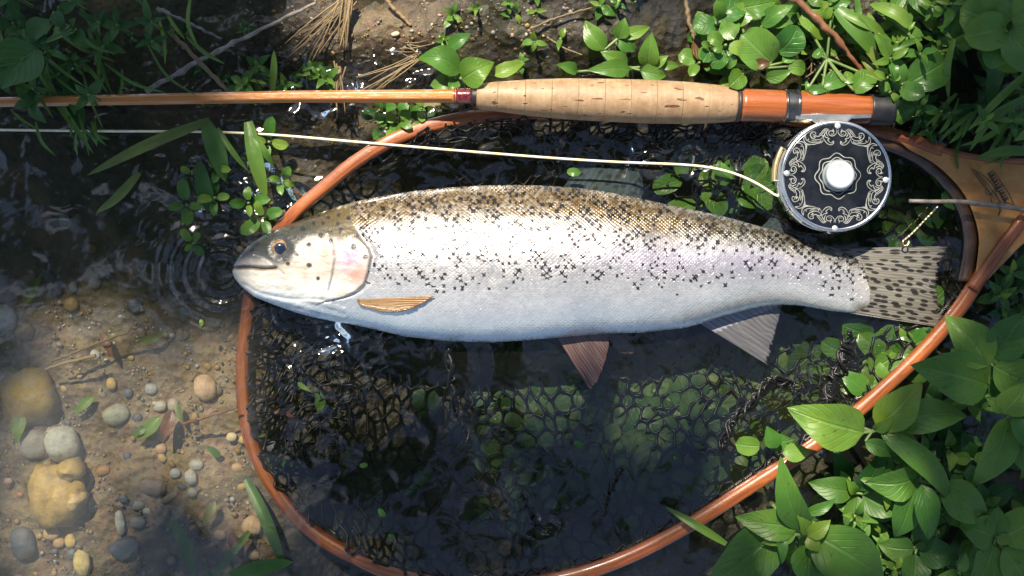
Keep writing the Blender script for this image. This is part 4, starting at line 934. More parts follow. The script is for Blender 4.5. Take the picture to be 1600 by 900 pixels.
MARK = {'the butt cap': (1378, 172), 'the reel': (1306, 275), 'the printed emblem': (1550, 300), 'the net throat': (1480, 250), 'the trout tail': (1470, 450), 'the upright pointed leaf': (1221, 730), 'the yellowish rosette': (1558, 838),
        'the narrow hanging leaf': (1520, 740), 'the leaf lying over the hoop': (1270, 655), 'the crossed twigs': (310, 95), 'the trout snout': (365, 410), 'the straw fan': (490, 60), 'the sandy mud': (610, 40), 'the cork grip': (950, 125), 'the red stem': (1300, 60),
        'the brown dead leaf': (1103, 88), 'the wide olive blade': (232, 226), 'the burgundy wrap': (725, 150), 'the lower hoop': (1150, 772), 'the big rosette': (1262, 836), 'the curving grass': (1560, 160), 'the glittering water': (430, 300), 'the pelvic fin': (922, 570), 'the anal fin': (1190, 540),
        'the curled floating leaf': (900, 700), 'the net folds': (1300, 600), 'the cane rod': (400, 152), 'the fly line': (300, 206), 'the long grey twig': (420, 40)}
PMARK = {'the yellow rock': (92, 772), 'the round pale pebble': (97, 692), 'the mossy ochre stone': (44, 622), 'the white sliver': (188, 818), 'the left hoop': (400, 700), 'the orange oval pebble': (320, 606), 'the dark slate stone': (36, 850),
         'the white oval pebble': (298, 746), 'the submerged grass': (350, 870), 'the grey mossy pebble': (180, 648), 'the brown oval pebble': (238, 761), 'the floating yellow blade': (185, 300), 'the ripples below the snout': (330, 480), 'the half sunken pale stone': (4, 500), 'the upright yellow stone': (128, 880)}
def near(x, y, marks=MARK): return min(marks, key=lambda k_: (marks[k_][0] - x) ** 2 + (marks[k_][1] - y) ** 2)
# understory filling the leaf bed and the banks
def fill(poly, cnt, size, zr, mat, label, group, **kw):
    xs0, ys0 = np.min(poly, 0); xs1, ys1 = np.max(poly, 0); k = 0; tr = 0; used = []
    while k < cnt and tr < 5000:
        tr += 1; x, y = RU(xs0, xs1), RU(ys0, ys1)
        if not in_poly(x, y, poly): continue
        if any(math.hypot(x - a_, y - b_) < size[0] * .55 for a_, b_ in used): continue
        used.append((x, y)); k += 1
        sz = RU(*size); q_ = (sz - size[0]) / (size[1] - size[0])
        rosette(x, y, RU(*zr), sz, mat, ('compact ' if q_ < .34 else 'medium ' if q_ < .67 else 'wide ') + label + ' near ' + near(x, y), group=group, **kw)
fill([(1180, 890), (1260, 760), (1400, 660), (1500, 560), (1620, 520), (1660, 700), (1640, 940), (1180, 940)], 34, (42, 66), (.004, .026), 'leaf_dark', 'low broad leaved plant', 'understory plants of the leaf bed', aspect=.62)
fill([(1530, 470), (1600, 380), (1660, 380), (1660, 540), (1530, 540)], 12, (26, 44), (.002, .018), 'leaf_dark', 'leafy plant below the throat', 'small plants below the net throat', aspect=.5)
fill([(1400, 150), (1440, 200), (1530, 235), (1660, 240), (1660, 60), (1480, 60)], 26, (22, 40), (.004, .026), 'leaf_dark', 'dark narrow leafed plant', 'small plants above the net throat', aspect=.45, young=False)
fill([(1400, -30), (1660, -30), (1660, 120), (1470, 60)], 9, (46, 70), (.03, .055), 'leaf', 'round leaved bank plant', 'broad plants on the shaded bank', aspect=.75, shape='round', n=2, young=False)
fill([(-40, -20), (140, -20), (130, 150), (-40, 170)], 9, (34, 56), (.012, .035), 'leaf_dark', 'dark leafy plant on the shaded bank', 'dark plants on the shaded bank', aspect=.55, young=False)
fill([(140, 20), (420, 20), (420, 140), (140, 140)], 10, (12, 24), (.003, .012), 'leaf_dark', 'tiny dark seedling on mud', 'seedlings on the muddy bank', aspect=.55, young=False)
fill([(360, 90), (560, 60), (560, 135), (360, 140)], 9, (20, 34), (.003, .014), 'leaf', 'wet leafy plant behind the rod', 'small plants behind the cane rod', aspect=.55)
fill([(270, 230), (440, 215), (450, 300), (380, 385), (300, 400), (270, 300)], 9, (20, 34), (.000, .010), 'leaf', 'small round leaved water plant', 'water plants near the trout snout', aspect=.62, shape='round', n=2)
fill([(590, 170), (700, 165), (640, 205), (570, 225)], 5, (16, 26), (.001, .006), 'cress', 'cress sprig beside the upper hoop', 'cress sprigs beside the hoop', aspect=.8, shape='round', n=2)
fill([(790, -20), (1060, -20), (1060, 10), (790, 10)], 6, (20, 34), (.004, .014), 'leaf', 'leafy plant at the back of the mud', 'plants at the back of the bank', aspect=.55)
fill([(1100, 60), (1390, 60), (1390, 150), (1100, 150)], 8, (14, 24), (.004, .012), 'cress', 'sunlit cress sprig behind the reel seat', 'cress sprigs behind the reel seat', aspect=.85, shape='round', n=2)

fill([(1090, -20), (1450, -20), (1470, 140), (1330, 150), (1250, 120), (1090, 130)], 16, (22, 42), (.010, .034), 'cress', 'sunlit round leaved cress', 'sunlit cress behind the rod butt', aspect=.85, shape='round', n=2)
fill([(1280, 0), (1640, 0), (1640, 230), (1450, 200), (1400, 120)], 24, (26, 46), (.020, .046), 'leaf', 'lance leaved bank plant', 'lance leaved plants on the bank', aspect=.40, n=2)
fill([(1190, 900), (1290, 770), (1420, 660), (1520, 560), (1640, 540), (1660, 720), (1640, 940), (1190, 940)], 24, (38, 60), (.026, .046), 'leaf', 'mid height pointed leaf plant', 'mid height plants of the leaf bed', aspect=.44, n=3)
fill([(640, -10), (900, -10), (900, 90), (840, 110), (640, 50)], 8, (14, 26), (.003, .010), 'leaf', 'little green plant on wet mud', 'little plants on the wet mud', aspect=.55, n=2)
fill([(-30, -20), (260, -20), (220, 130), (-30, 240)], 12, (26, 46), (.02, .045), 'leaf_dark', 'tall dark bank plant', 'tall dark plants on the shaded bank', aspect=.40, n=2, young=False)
hero((715, 122), .016, 'sunlit plant with broad curled leaves just above the cork grip end', [((720, 112), (652, 92), 46, {'s': 'lance', 'arch': .3}), ((722, 124), (772, 96), 52, {'arch': .35, 'dz': .006}), ((770, 118), (820, 97), 26, Y), ((700, 76), (736, 52), 24), ((705, 128), (672, 132), 30), ((715, 126), (700, 140), 22), ((740, 126), (752, 140), 20)], mats=('leaf',))
hero((966, 60), .014, 'sunlit young plant with four leaves on the mud above the cork', [((944, 78), (915, 31), 34), ((966, 60), (976, 27), 28), ((970, 58), (1016, 41), 22, Y), ((968, 60), (992, 80), 30)])
hero((985, 106), .014, 'sunlit plant with toothed leaves touching the cork grip', [((980, 103), (938, 80), 28), ((984, 108), (918, 109), 30), ((1012, 106), (1019, 49), 34, {'dz': .012}), ((1020, 104), (1044, 86), 18), ((1032, 104), (1062, 103), 15, Y), ((1000, 110), (1042, 118), 30), ((902, 112), (868, 101), 22)])
CR = 'watercress leaves'
hero((1178, 108), .022, 'watercress with a very large rounded leaf behind the cork grip', [((1206, 98), (1158, 52), 62, {'s': 'round'}), ((1215, 82), (1246, 40), 46, {'s': 'round'}), ((1190, 40), (1240, 8), 30), ((1120, 30), (1162, 2), 44, {'s': 'round'}), ((1152, 14), (1212, 2), 36, {'s': 'round'}), ((1140, 98), (1120, 74), 26, {'s': 'round'}), ((1134, 100), (1152, 92), 20, {'s': 'round'}),
     ((1232, 104), (1258, 110), 24, {'s': 'round'}), ((1196, 122), (1238, 108), 22), ((1160, 116), (1140, 136), 32, {'s': 'round', 'm': 'leaf_yellow'}), ((1222, 98), (1244, 82), 18), ((1198, 30), (1240, 36), 30)], mats=('cress',), name='watercress_plant')
hero((1292, 92), .024, 'watercress with a bright half shaded round leaf beside the red stem', [((1252, 24), (1290, 58), 40, {'s': 'round', 'dz': -.004, 'm': 'leaf_yellow'}), ((1285, 136), (1322, 124), 30, {'s': 'round'}), ((1334, 142), (1366, 116), 34, {'s': 'round', 'm': 'leaf_yellow'}), ((1284, 88), (1272, 80), 20, {'s': 'round'}), ((1262, 140), (1294, 142), 16), ((1300, 12), (1330, 2), 26), ((1318, 128), (1336, 118), 22), ((1380, 128), (1392, 140), 22)], mats=('cress',), name='watercress_plant')
hero((1425, 125), .032, 'watercress with paired round leaves next to the black butt cap', [((1420, 130), (1478, 96), 58, {'s': 'round'}), ((1408, 132), (1398, 90), 26, {'s': 'round'}), ((1408, 138), (1446, 148), 30, {'s': 'round'}), ((1400, 160), (1420, 188), 44, {'s': 'round', 'z': .02}), ((1402, 172), (1388, 156), 24, {'s': 'round', 'z': .02})], mats=('cress',), name='watercress_plant')
hero((1560, 42), .060, 'large round leafed plant in shade at the back of the bank', [((1575, 35), (1500, 12), 70, {'s': 'round'}), ((1572, 45), (1505, 58), 56, {'s': 'round'}), ((1575, 50), (1620, 110), 60, {'s': 'round'}), ((1560, 60), (1548, 108), 34, {'s': 'round'}), ((1580, 30), (1640, 10), 60, {'s': 'round'})], mats=('leaf',), name='watercress_plant')
hero((60, 70), .040, 'shaded plant with lobed grey green leaves on the far bank', [((75, 30), (50, 70), 40), ((85, 18), (105, 45), 24), ((92, 20), (120, 2), 18), ((110, 45), (104, 60), 24), ((118, 48), (138, 76), 26), ((60, 75), (2, 140), 82, {'m': 'leaf_dark'}), ((56, 50), (62, 78), 30), ((112, 40), (118, 28), 16)], mats=('leaf_dark',), name='wild_parsley')
# leaves poking through and lying under the net
def under(px, py, label, n, spread, zoff, size, mat='sub', group='submerged cress under the net'):
    zg = float(bed(px, py)); e = empty('submerged_cress', P(px, py, zg), label, 'water plant', group); k = 0; t_ = 0
    while k < n and t_ < 300:
        t_ += 1; x, y = px + rng.normal() * spread[0], py + rng.normal() * spread[1]
        if not in_poly(x, y, INNER): continue
        k += 1; zz = float(net_z(np.array([x]), np.array([y]), 0)[0]) + zoff + RU(-.004, .001)
        a_ = RU(0, 6.28); L = RU(*size)
        leaf(e, (x, y), (x + L * math.cos(a_), y + L * math.sin(a_)), L * RU(.6, .9), MAT[mat], 'round' if rng.random() < .7 else 'lance', zz, zz + RU(-.002, .002), .08, .12, roll=RU(-.3, .3))
    return e
for i, (x, y, n, sp) in enumerate([(1010, 600, 34, (55, 30)), (900, 640, 34, (60, 40)), (840, 690, 24, (45, 50)), (985, 660, 34, (55, 40)), (900, 740, 22, (60, 40)), (1080, 560, 24, (50, 22)), (1180, 590, 20, (60, 30)), (1270, 540, 26, (50, 30)), (1050, 640, 24, (50, 40)), (760, 720, 14, (40, 40)), (1120, 660, 16, (50, 40)), (1000, 740, 20, (60, 40)), (800, 600, 16, (40, 30)), (940, 560, 22, (60, 18))]):
    under(x, y, ('dense' if n > 30 else 'loose' if n > 21 else 'sparse') + ' clump of pale green leaves under the net near ' + near(x, y), n, sp, -.0050, (34, 62))
for x, y, n, sp, lb in [(1150, 290, 30, (40, 22), 'wet green leaves pushing against the net between trout back and reel'), (1400, 560, 30, (36, 28), 'wet green leaves pushing against the net below the trout tail'),
                        (1430, 330, 34, (40, 40), 'dark green leaves behind the net between reel and throat'), (1340, 610, 8, (26, 20), 'few wet green leaves among the gathered black net folds')]:
    under(x, y, lb, n, sp, -.0030, (34, 58), 'cress' if x != 1430 else 'leaf_dark', None)
under(1205, 700, 'two narrow green leaves at the surface inside the lower hoop', 4, (14, 8), .026, (34, 46), 'leaf', None)

# grass
def blades(name, label, specs, group=None, cat='grass'):
    p0 = specs[0][0][0]; zg = float(bed(*p0)); e = empty(name, P(p0[0], p0[1], zg), label, cat, group)
    for pts, w_, m_, z0, z1 in specs:
        q = spline(pts, 12); z = np.linspace(z0, z1, 12) + .006 * np.sin(np.linspace(0, math.pi, 12))
        c_ = np.array([P(x, y, zz) for (x, y), zz in zip(q, z)]); t = np.gradient(c_, axis=0); s_ = np.cross(t, [0, 0, 1]); s_ /= np.linalg.norm(s_, axis=1)[:, None]
        wd = np.sin(np.pi * np.clip(np.linspace(.12, 1, 12), 0, 1)) ** .6 * w_ * S / 2; wd[-1] = .0001
        rows = []
        for a_, dz in ((-1, .25), (-.5, .06), (0, -.05), (.5, .06), (1, .25)): rows.append(c_ + s_ * (wd * a_)[:, None] + np.array([0, 0, 1]) * (wd * dz)[:, None])
        V = np.stack(rows, 1).reshape(-1, 3); U = [(i / 11, j / 4) for i in range(12) for j in range(5)]
        mesh_obj('blade', V, grid_faces(12, 5), MAT[m_], e, U)
    return e
blades('grass_tuft', 'long dark grass blades crossing under the rod on the shaded bank', [([(33, 46), (85, 150), (146, 240)], 13, 'grass', .018, .004), ([(-10, 78), (20, 115), (44, 152)], 10, 'grass', .02, .01), ([(138, 44), (158, 105), (174, 146)], 8, 'grass', .015, .008), ([(120, 5), (150, 50), (170, 90)], 6, 'grass', .01, .01)])
blades('grass_sprig', 'wide olive grass blade bending over the water below the fly line', [([(328, 188), (232, 226), (136, 274)], 18, 'grass_olive', .006, .001)])
blades('grass_sprig', 'short yellow green blade floating in the dark shallows', [([(218, 270), (184, 308), (150, 333)], 15, 'grass_olive', .001, .0005)])
blades('grass_tuft', 'bright wide grass blades standing by the glittering water', [([(388, 190), (400, 250), (416, 312)], 24, 'grass', .012, .004), ([(322, 192), (340, 240), (352, 284)], 30, 'grass', .008, .002), ([(340, 200), (362, 235), (388, 268)], 9, 'grass', .010, .006), ([(394, 206), (410, 232), (428, 260)], 12, 'grass', .012, .006), ([(425, 146), (428, 110), (428, 78)], 11, 'grass', .004, .022), ([(330, 330), (318, 290), (312, 250)], 26, 'leaf_dark', .001, .003)])
blades('grass_tuft', 'submerged green grass blades beside the left hoop', [([(385, 748), (415, 810), (446, 890)], 20, 'grass', -.016, -.010), ([(268, 812), (288, 850), (304, 905)], 20, 'grass', -.018, -.014), ([(390, 830), (350, 880), (330, 910)], 14, 'grass', -.016, -.012)])
blades('grass_sprig', 'pale floating grass blade along the waterline by the left hoop', [([(360, 900), (410, 886), (458, 878)], 24, 'grass', .0008, .0012)])
blades('grass_sprig', 'thin blue green blade tip crossing the lower hoop', [([(1135, 850), (1090, 822), (1040, 792)], 13, 'grass', .02, .013)])
blades('grass_tuft', 'curving grass blades on the shaded bank above the net throat', [([(1612, 108), (1560, 155), (1512, 205)], 12, 'grass', .04, .03), ([(1605, 150), (1548, 186), (1515, 236)], 13, 'grass', .035, .02), ([(1620, 238), (1570, 236), (1524, 248)], 16, 'grass', .03, .018), ([(1490, 60), (1480, 105), (1482, 156)], 11, 'grass', .04, .02), ([(1545, 60), (1555, 110), (1545, 165)], 28, 'leaf_dark', .05, .02), ([(1520, 175), (1480, 208), (1468, 222)], 7, 'grass', .02, .012), ([(1610, 170), (1540, 215), (1500, 228)], 9, 'grass', .03, .015)])
blades('grass_tuft', 'sunlit broad blades slanting down to the reel seat', [([(1308, 14), (1345, 52), (1368, 88)], 30, 'grass', .03, .026), ([(1320, 22), (1362, 40), (1385, 58)], 18, 'grass', .032, .026), ([(1335, 50), (1368, 92), (1392, 136)], 14, 'grass_olive', .028, .016), ([(1345, 88), (1365, 112), (1388, 134)], 12, 'grass_olive', .02, .015), ([(1440, 60), (1405, 72), (1370, 86)], 10, 'grass', .03, .028), ([(1420, 40), (1400, 20), (1360, 6)], 22, 'grass', .04, .03)])

def tuft(label, box, cnt, ang, L, w_):
    sp = []
    for _ in range(cnt):
        x, y = RU(box[0], box[2]), RU(box[1], box[3]); a_ = ang + RU(-.6, .6); l_ = RU(*L); b_ = a_ + RU(-.5, .5)
        sp.append(([(x, y), (x + .5 * l_ * math.cos(a_), y + .5 * l_ * math.sin(a_)), (x + .5 * l_ * (math.cos(a_) + math.cos(b_)), y + .5 * l_ * (math.sin(a_) + math.sin(b_)))], RU(*w_), 'grass', RU(.004, .016), RU(.008, .035)))
    blades('grass_tuft', label, sp)
tuft('thin dark grass tuft on the shaded bank behind the rod', (-20, -10, 330, 120), 26, 1.2, (50, 120), (4, 8))
tuft('thin grass tuft hanging over water under the shaded rod', (0, 170, 180, 215), 9, 1.1, (30, 70), (4, 7))
tuft('fine grass tuft beside the printed emblem above the throat', (1480, 120, 1640, 240), 16, 2.4, (40, 90), (4, 8))
tuft('sunlit grass tuft at the back of the cress', (1280, -10, 1460, 60), 14, .9, (40, 90), (6, 12))
# twigs, straw and debris
def twig(label, pts, r0, r1, mat, name='twig', cat='twig', group=None, knots=0):
    e0 = P(*pts[0]); q = spline([P(*p) for p in pts], 24); q = q + np.c_[rng.normal(0, r0 * .18, (24, 2)), np.zeros(24)]
    rr = np.linspace(r0, r1, 24) * (1 + .12 * rng.standard_normal(24))
    if knots: rr[::knots] *= 1.35
    V, F, U = tube(q, rr, 7); return tag(mesh_obj(name, V, F, MAT[mat], None, U, origin=e0), label, cat, group)
twig('short yellowish straw stalk crossing the long grey twig', [(265, 48, .012), (310, 95, .010), (356, 142, .008)], .0016, .0013, 'straw', knots=6)
twig('long grey twig slanting across the muddy bank', [(228, 142, .006), (310, 96, .010), (400, 50, .012), (494, 4, .014)], .0017, .0012, 'twig', knots=5)
twig('thin grey twig lying above the crossed stalks', [(246, 12, .012), (295, 36, .010), (346, 61, .008)], .0014, .0009, 'twig')
twig('reddish bare stem leaning through the watercress', [(1238, -6, .03), (1290, 42, .028), (1322, 78, .022), (1352, 118, .016)], .0026, .0017, 'redstem', 'red_stem', 'stem', knots=7)
twig('pale thin stick standing up at the back of the mud', [(1072, -4, .012), (1076, 30, .010), (1086, 62, .008)], .0016, .0013, 'straw')
twig('short straw on the mud left of the upright stick', [(828, 45, .006), (870, 28, .006), (925, 12, .007)], .0009, .0006, 'straw')
twig('fine straw bit below the sunlit young plant', [(855, 58, .005), (880, 74, .005), (910, 86, .005)], .0007, .0004, 'straw')
twig('brown straw bent across the sandy mud', [(602, -2, .010), (622, 20, .009), (642, 40, .007)], .0014, .001, 'straw')
twig('forked dry stalk beside the large cress leaf', [(1112, 34, .010), (1138, 52, .010), (1160, 70, .011)], .0013, .0009, 'straw')
twig('pale submerged stalk on the stream bed', [(150, 556, -.006), (90, 570, -.008), (70, 578, -.010)], .0012, .0009, 'straw')
twig('long faint stalk under the murky water', [(80, 565, -.008), (130, 545, -.008), (202, 518, -.007)], .0011, .0008, 'straw')
twig('thin root twig lying among the pebbles', [(285, 662, -.010), (320, 652, -.008), (372, 636, -.004)], .0012, .0008, 'redstem')
st = empty('dry_stalk', P(1600, 328, .02), 'dry grey stalk lying across the net throat with a curled tendril', 'twig')
q = spline([P(*p) for p in [(1700, 352, .02), (1600, 328, .022), (1555, 321, .022), (1500, 315, .020), (1460, 315, .018), (1420, 314, .014)]], 40)
rr = np.linspace(.0019, .0013, 40); rr[24:27] *= 1.35; V, F, U = tube(q, rr, 8); mesh_obj('stalk', V, F, MAT['twig'], st, U)
tq = np.array([P(x, y, .010 + .0004 * math.sin(i)) for i, (x, y) in enumerate(spline([(1466, 322), (1446, 343), (1428, 362), (1417, 372), (1411, 377), (1413, 384), (1419, 382), (1420, 376)], 50))])
V, F, U = tube(tq, .00045 + .00022 * np.abs(np.sin(np.arange(50) * 1.3)), 6); mesh_obj('tendril', V, F, MAT['gold'], st, U)
def straws(label, specs, r, name='straw_clump'):
    e = empty(name, P(specs[0][0][0], specs[0][0][1], .002), label, 'straw')
    for a_, b_, z0, z1 in specs:
        mx_ = ((a_[0] + b_[0]) / 2 + RU(-4, 4), (a_[1] + b_[1]) / 2 + RU(-3, 3), (z0 + z1) / 2 + .002)
        q = spline([P(*a_, z0), P(*mx_), P(*b_, z1)], 12); V, F, U = tube(q, np.linspace(r, r * .5, 12) * RU(.7, 1.2), 5); mesh_obj('straw', V, F, MAT['straw'], e, U)
straws('fan of dry golden straw lying on the sunlit mud', [((RU(525, 560), RU(-12, 4)), (RU(440, 500), RU(48, 100)), .012, .004) for _ in range(13)], .0006)
straws('upright bundle of dry straw stems beside the sandy mud', [((RU(536, 552), -10), (RU(526, 542), RU(55, 80)), .014, .005) for _ in range(8)], .001)
straws('grey rotting straws at the water edge beside the curled leaf plant', [((RU(600, 640), RU(66, 82)), (RU(640, 680), RU(62, 96)), .003, .004) for _ in range(7)] + [((RU(650, 672), RU(75, 90)), (RU(556, 610), RU(118, 150)), .004, .003) for _ in range(9)], .0005)
straws('wet straws sticking out below the cane rod', [((RU(520, 545), RU(95, 110)), (RU(516, 540), RU(150, 185)), .003, .001) for _ in range(7)], .0008)
straws('tangle of fine dry roots behind the reel seat', [((RU(1255, 1330), RU(62, 110)), (RU(1255, 1335), RU(70, 128)), .004, .005) for _ in range(22)], .0006)
dl = empty('dead_leaf', P(1085, 70, .008), 'brown dead leaf lying near the cork grip beside watercress', 'leaf'); leaf(dl, (1084, 62), (1122, 114), 36, MAT['dead'], 'lance', .010, .006, .1, .3, name='blade')
dl = empty('dead_leaf', P(1190, 96, .02), 'reddish curled leaf scrap on the largest cress leaf', 'leaf'); leaf(dl, (1176, 102), (1204, 96), 18, MAT['dead'], 'lance', .028, .029, .2, .4, name='blade')
for x, y, a_, L, m_, lb in [(897, 690, .6, 18, 'cress', 'small pale curled leaf floating in the dark middle of the net'), (562, 728, -.2, 13, 'leaf_yellow', 'bright yellow green scrap floating near the left hoop'), (592, 795, .8, 16, 'cress', 'green leaf scraps floating low in the net'), (606, 836, .2, 11, 'cress', 'little green scrap floating close to the bottom hoop'),
                         (886, 268, .1, 22, 'cress', 'round green leaf floating beside the dorsal fin'), (1053, 712, 1.2, 8, 'leaf_yellow', 'tiny pale scrap afloat by the lower hoop'), (314, 499, 1.5, 11, 'leaf_yellow', 'tiny leaf afloat in the ripples below the snout'), (773, 652, 1.0, 9, 'cress', 'tiny scrap afloat above the pale submerged leaves')]:
    e = empty('floating_leaf', P(x, y, 0), lb, 'leaf'); leaf(e, (x, y), (x + L * math.cos(a_), y + L * math.sin(a_)), L * .62, MAT[m_], 'round', .0012, .0016, .1, .1, name='blade')

for i in range(26):
    x, y = [(RU(10, 360), RU(440, 680)), (RU(410, 640), RU(560, 800)), (RU(160, 420), RU(640, 890))][i % 3]
    zz = min(float(bed(x, y)) + .009, -.006); a_ = RU(0, 6.3); L = RU(26, 58); mt = ['grass_olive', 'dead', 'leaf_yellow'][int(rng.integers(0, 3))]
    e = empty('sunken_leaf', P(x, y, zz), {'grass_olive': 'olive', 'dead': 'brown', 'leaf_yellow': 'yellow green'}[mt] + (' long' if L > 42 else ' short') + ' decaying leaf lying under water near ' + near(x, y, {**PMARK, 'the pelvic fin': (880, 600), 'the net bottom': (560, 780), 'the trout throat': (480, 520)}), 'leaf', 'decaying leaves on the stream bed')
    leaf(e, (x, y), (x + L * math.cos(a_), y + L * math.sin(a_)), L * RU(.28, .5), MAT[mt], 'lance', zz, zz + RU(-.002, .004), .08, .2, name='blade', roll=RU(-.3, .3))

# ------------------------------------------------------------------ stones and gravel
def stone_geo(px, py, rx, ry, hz, z, seed, ang=0.0, nlat=9, nlon=14, rough=.14, facet=0.0):
    la = np.linspace(-math.pi / 2, math.pi / 2, nlat); lo = np.linspace(0, 2 * math.pi, nlon, endpoint=False)
    A, B = np.meshgrid(la, lo, indexing='ij')
    r = 1 + rough * (fbm(np.cos(B) * np.cos(A) * 1.6 + seed * 3.1, np.sin(B) * np.cos(A) * 1.6 + np.sin(A) * 2, seed, 3)) * 1.6
    if facet: r = np.round(r / facet) * facet * .6 + r * .4
    x = np.sign(np.cos(B)) * np.abs(np.cos(B)) ** .85 * np.cos(A) * rx * r; y = np.sign(np.sin(B)) * np.abs(np.sin(B)) ** .85 * np.cos(A) * ry * r; zz = np.sin(A) * hz * r
    X = x * math.cos(ang) - y * math.sin(ang); Y_ = x * math.sin(ang) + y * math.cos(ang); c_ = P(px, py, z)
    return np.stack([c_[0] + X * S, c_[1] + Y_ * S, z + zz], -1).reshape(-1, 3), grid_faces(nlat, nlon, True)
def stone(px, py, rx, ry, col, label, ang=0., hz=None, rough=.12, group=None, facet=0., name='pebble', lift=.35, cat='stone'):
    hz = hz or min(rx, ry) * S * .62; zg = float(bed(px, py)); z = min(zg + hz * lift, -.003 - hz * .2) if py > 420 else zg + hz * lift
    V, F = stone_geo(px, py, rx, ry, hz, z, int(px + py * 3), ang, 11 if rx > 14 else 8, 18 if rx > 14 else 11, rough, facet)
    o = mesh_obj(name, V, F, MAT['stone'], None, origin=P(px, py, z)); o.color = (*col, 1); return tag(o, label, cat, group)
OC, YE, GR, WH, OR, BR_, BL = (0.34, 0.22, 0.06), (0.50, 0.33, 0.09), (0.26, 0.27, 0.25), (0.50, 0.50, 0.44), (0.52, 0.33, 0.20), (0.22, 0.16, 0.12), (0.10, 0.12, 0.15)
stone(97, 692, 28, 30, (0.42, 0.43, 0.38), 'smooth pale grey round pebble resting above the yellow rock', .2, lift=.8)
stone(44, 622, 42, 44, (0.30, 0.20, 0.035), 'big mossy ochre stone under the murky water', .3, rough=.22, name='stone')
stone(92, 772, 46, 50, YE, 'large yellow angular rock on the gravel', .1, .014, .25, facet=.12, name='stone', lift=.7)
stone(110, 736, 21, 19, (0.46, 0.31, 0.07), 'yellow lump perched on the large yellow rock', .5, .011, .3, facet=.1, name='stone', lift=1.0)
stone(118, 782, 20, 15, (0.58, 0.40, 0.18), 'pale orange chip leaning on the large yellow rock', .7, .010, .25, facet=.1, name='stone', lift=1.0)
stone(188, 818, 8, 21, WH, 'narrow white sliver of stone standing on the gravel', .1, rough=.15, lift=.9)
stone(320, 606, 18, 22, (0.60, 0.40, 0.27), 'pale orange oval pebble beside the black net flap', .1, lift=.9)
stone(180, 648, 22, 17, (0.36, 0.36, 0.28), 'flat grey pebble with mossy edge', .4)
stone(298, 746, 10, 13, WH, 'small white oval pebble', .2, lift=.9); stone(274, 740, 9, 9, (0.40, 0.40, 0.39), 'small round grey white pebble next to the white oval one', 0, lift=.9)
stone(307, 727, 13, 10, (0.34, 0.33, 0.30), 'grey pebble touching the small white oval one')
stone(238, 761, 23, 14, BR_, 'brown flat oval pebble in mid gravel', -.2); stone(266, 777, 16, 6, (0.28, 0.21, 0.15), 'thin brown stone splinter', .6)
stone(228, 787, 10, 6, (0.38, 0.37, 0.34), 'little pale flat chip'); stone(230, 798, 9, 6, (0.44, 0.43, 0.40), 'little whitish chip below the pale flat one'); stone(215, 816, 13, 10, (0.30, 0.26, 0.23), 'rounded brown grey pebble')
stone(393, 822, 16, 17, (0.55, 0.36, 0.20), 'orange rounded pebble by the left hoop', lift=.9); stone(362, 683, 9, 8, (0.62, 0.52, 0.30), 'bright yellow white pebble touching the hoop', lift=1.0); stone(383, 687, 11, 8, (0.55, 0.38, 0.16), 'amber pebble half under the hoop', lift=.8)
stone(427, 699, 11, 11, BL, 'bluish dark pebble just inside the left hoop'); stone(110, 846, 9, 12, (0.55, 0.38, 0.12), 'bright amber pebble in the orange gravel', .2, lift=.9)
stone(80, 834, 13, 11, (0.46, 0.28, 0.14), 'reddish orange pebble below the yellow rock'); stone(92, 848, 10, 9, (0.42, 0.25, 0.12), 'russet pebble next to the bright amber one')
stone(128, 880, 14, 22, (0.60, 0.48, 0.20), 'pale yellow upright stone near the picture bottom', .1, rough=.2, facet=.1, lift=.9); stone(195, 857, 24, 20, BL, 'dark blue grey flat stone in the gravel', .3)
stone(36, 850, 20, 28, BL, 'dark slate coloured stone below the orange gravel', .2, name='stone'); stone(55, 694, 26, 24, (0.22, 0.21, 0.19), 'dull grey stone beside the round pale pebble', name='stone')
stone(251, 635, 11, 10, (0.40, 0.39, 0.35), 'pale round pebble in the murk'); stone(271, 633, 10, 11, (0.40, 0.32, 0.24), 'tan round pebble next to the pale one in the murk'); stone(236, 608, 11, 10, (0.32, 0.33, 0.33), 'blurred grey pebble in the murk')
stone(13, 752, 7, 6, OR, 'small orange pebble near the yellow rock'); stone(31, 773, 6, 5, (0.45, 0.18, 0.10), 'small brick red pebble'); stone(4, 500, 22, 26, (0.40, 0.40, 0.38), 'pale stone half out at the murky edge', name='stone')
stone(397, 868, 10, 8, OR, 'tan pebble among submerged grass'); stone(77, 720, 8, 6, (0.46, 0.26, 0.14), 'small orange pebble wedged below the round pale one')
stone(162, 735, 12, 9, (0.34, 0.18, 0.06), 'rusty brown pebble right of the yellow rock', .3); stone(215, 790, 11, 8, (0.3, 0.29, 0.27), 'grey chip beside the rounded brown pebble')
k = 0; spots = []
while k < 95:
    x, y = RU(-60, 400), RU(520, 930)
    if in_poly(x, y, INNER) and rng.random() < .7: continue
    k += 1; r_ = RU(4, 10.5); ci_ = int(rng.integers(0, 7)); cn_ = ['ochre', 'grey', 'whitish', 'orange', 'brown', 'slate blue', 'yellow'][ci_]; col = [OC, GR, WH, OR, BR_, BL, YE][ci_]; col = tuple(np.array(col) * RU(.6, 1.0))
    stone(x, y, r_, r_ * RU(.65, 1.), col, ('tiny ' if r_ < 6 else 'small ') + cn_ + ' pebble in the gravel near ' + near(x, y, PMARK), RU(0, 3), group='small pebbles in the gravel bed', lift=RU(.2, .8))
k = 0
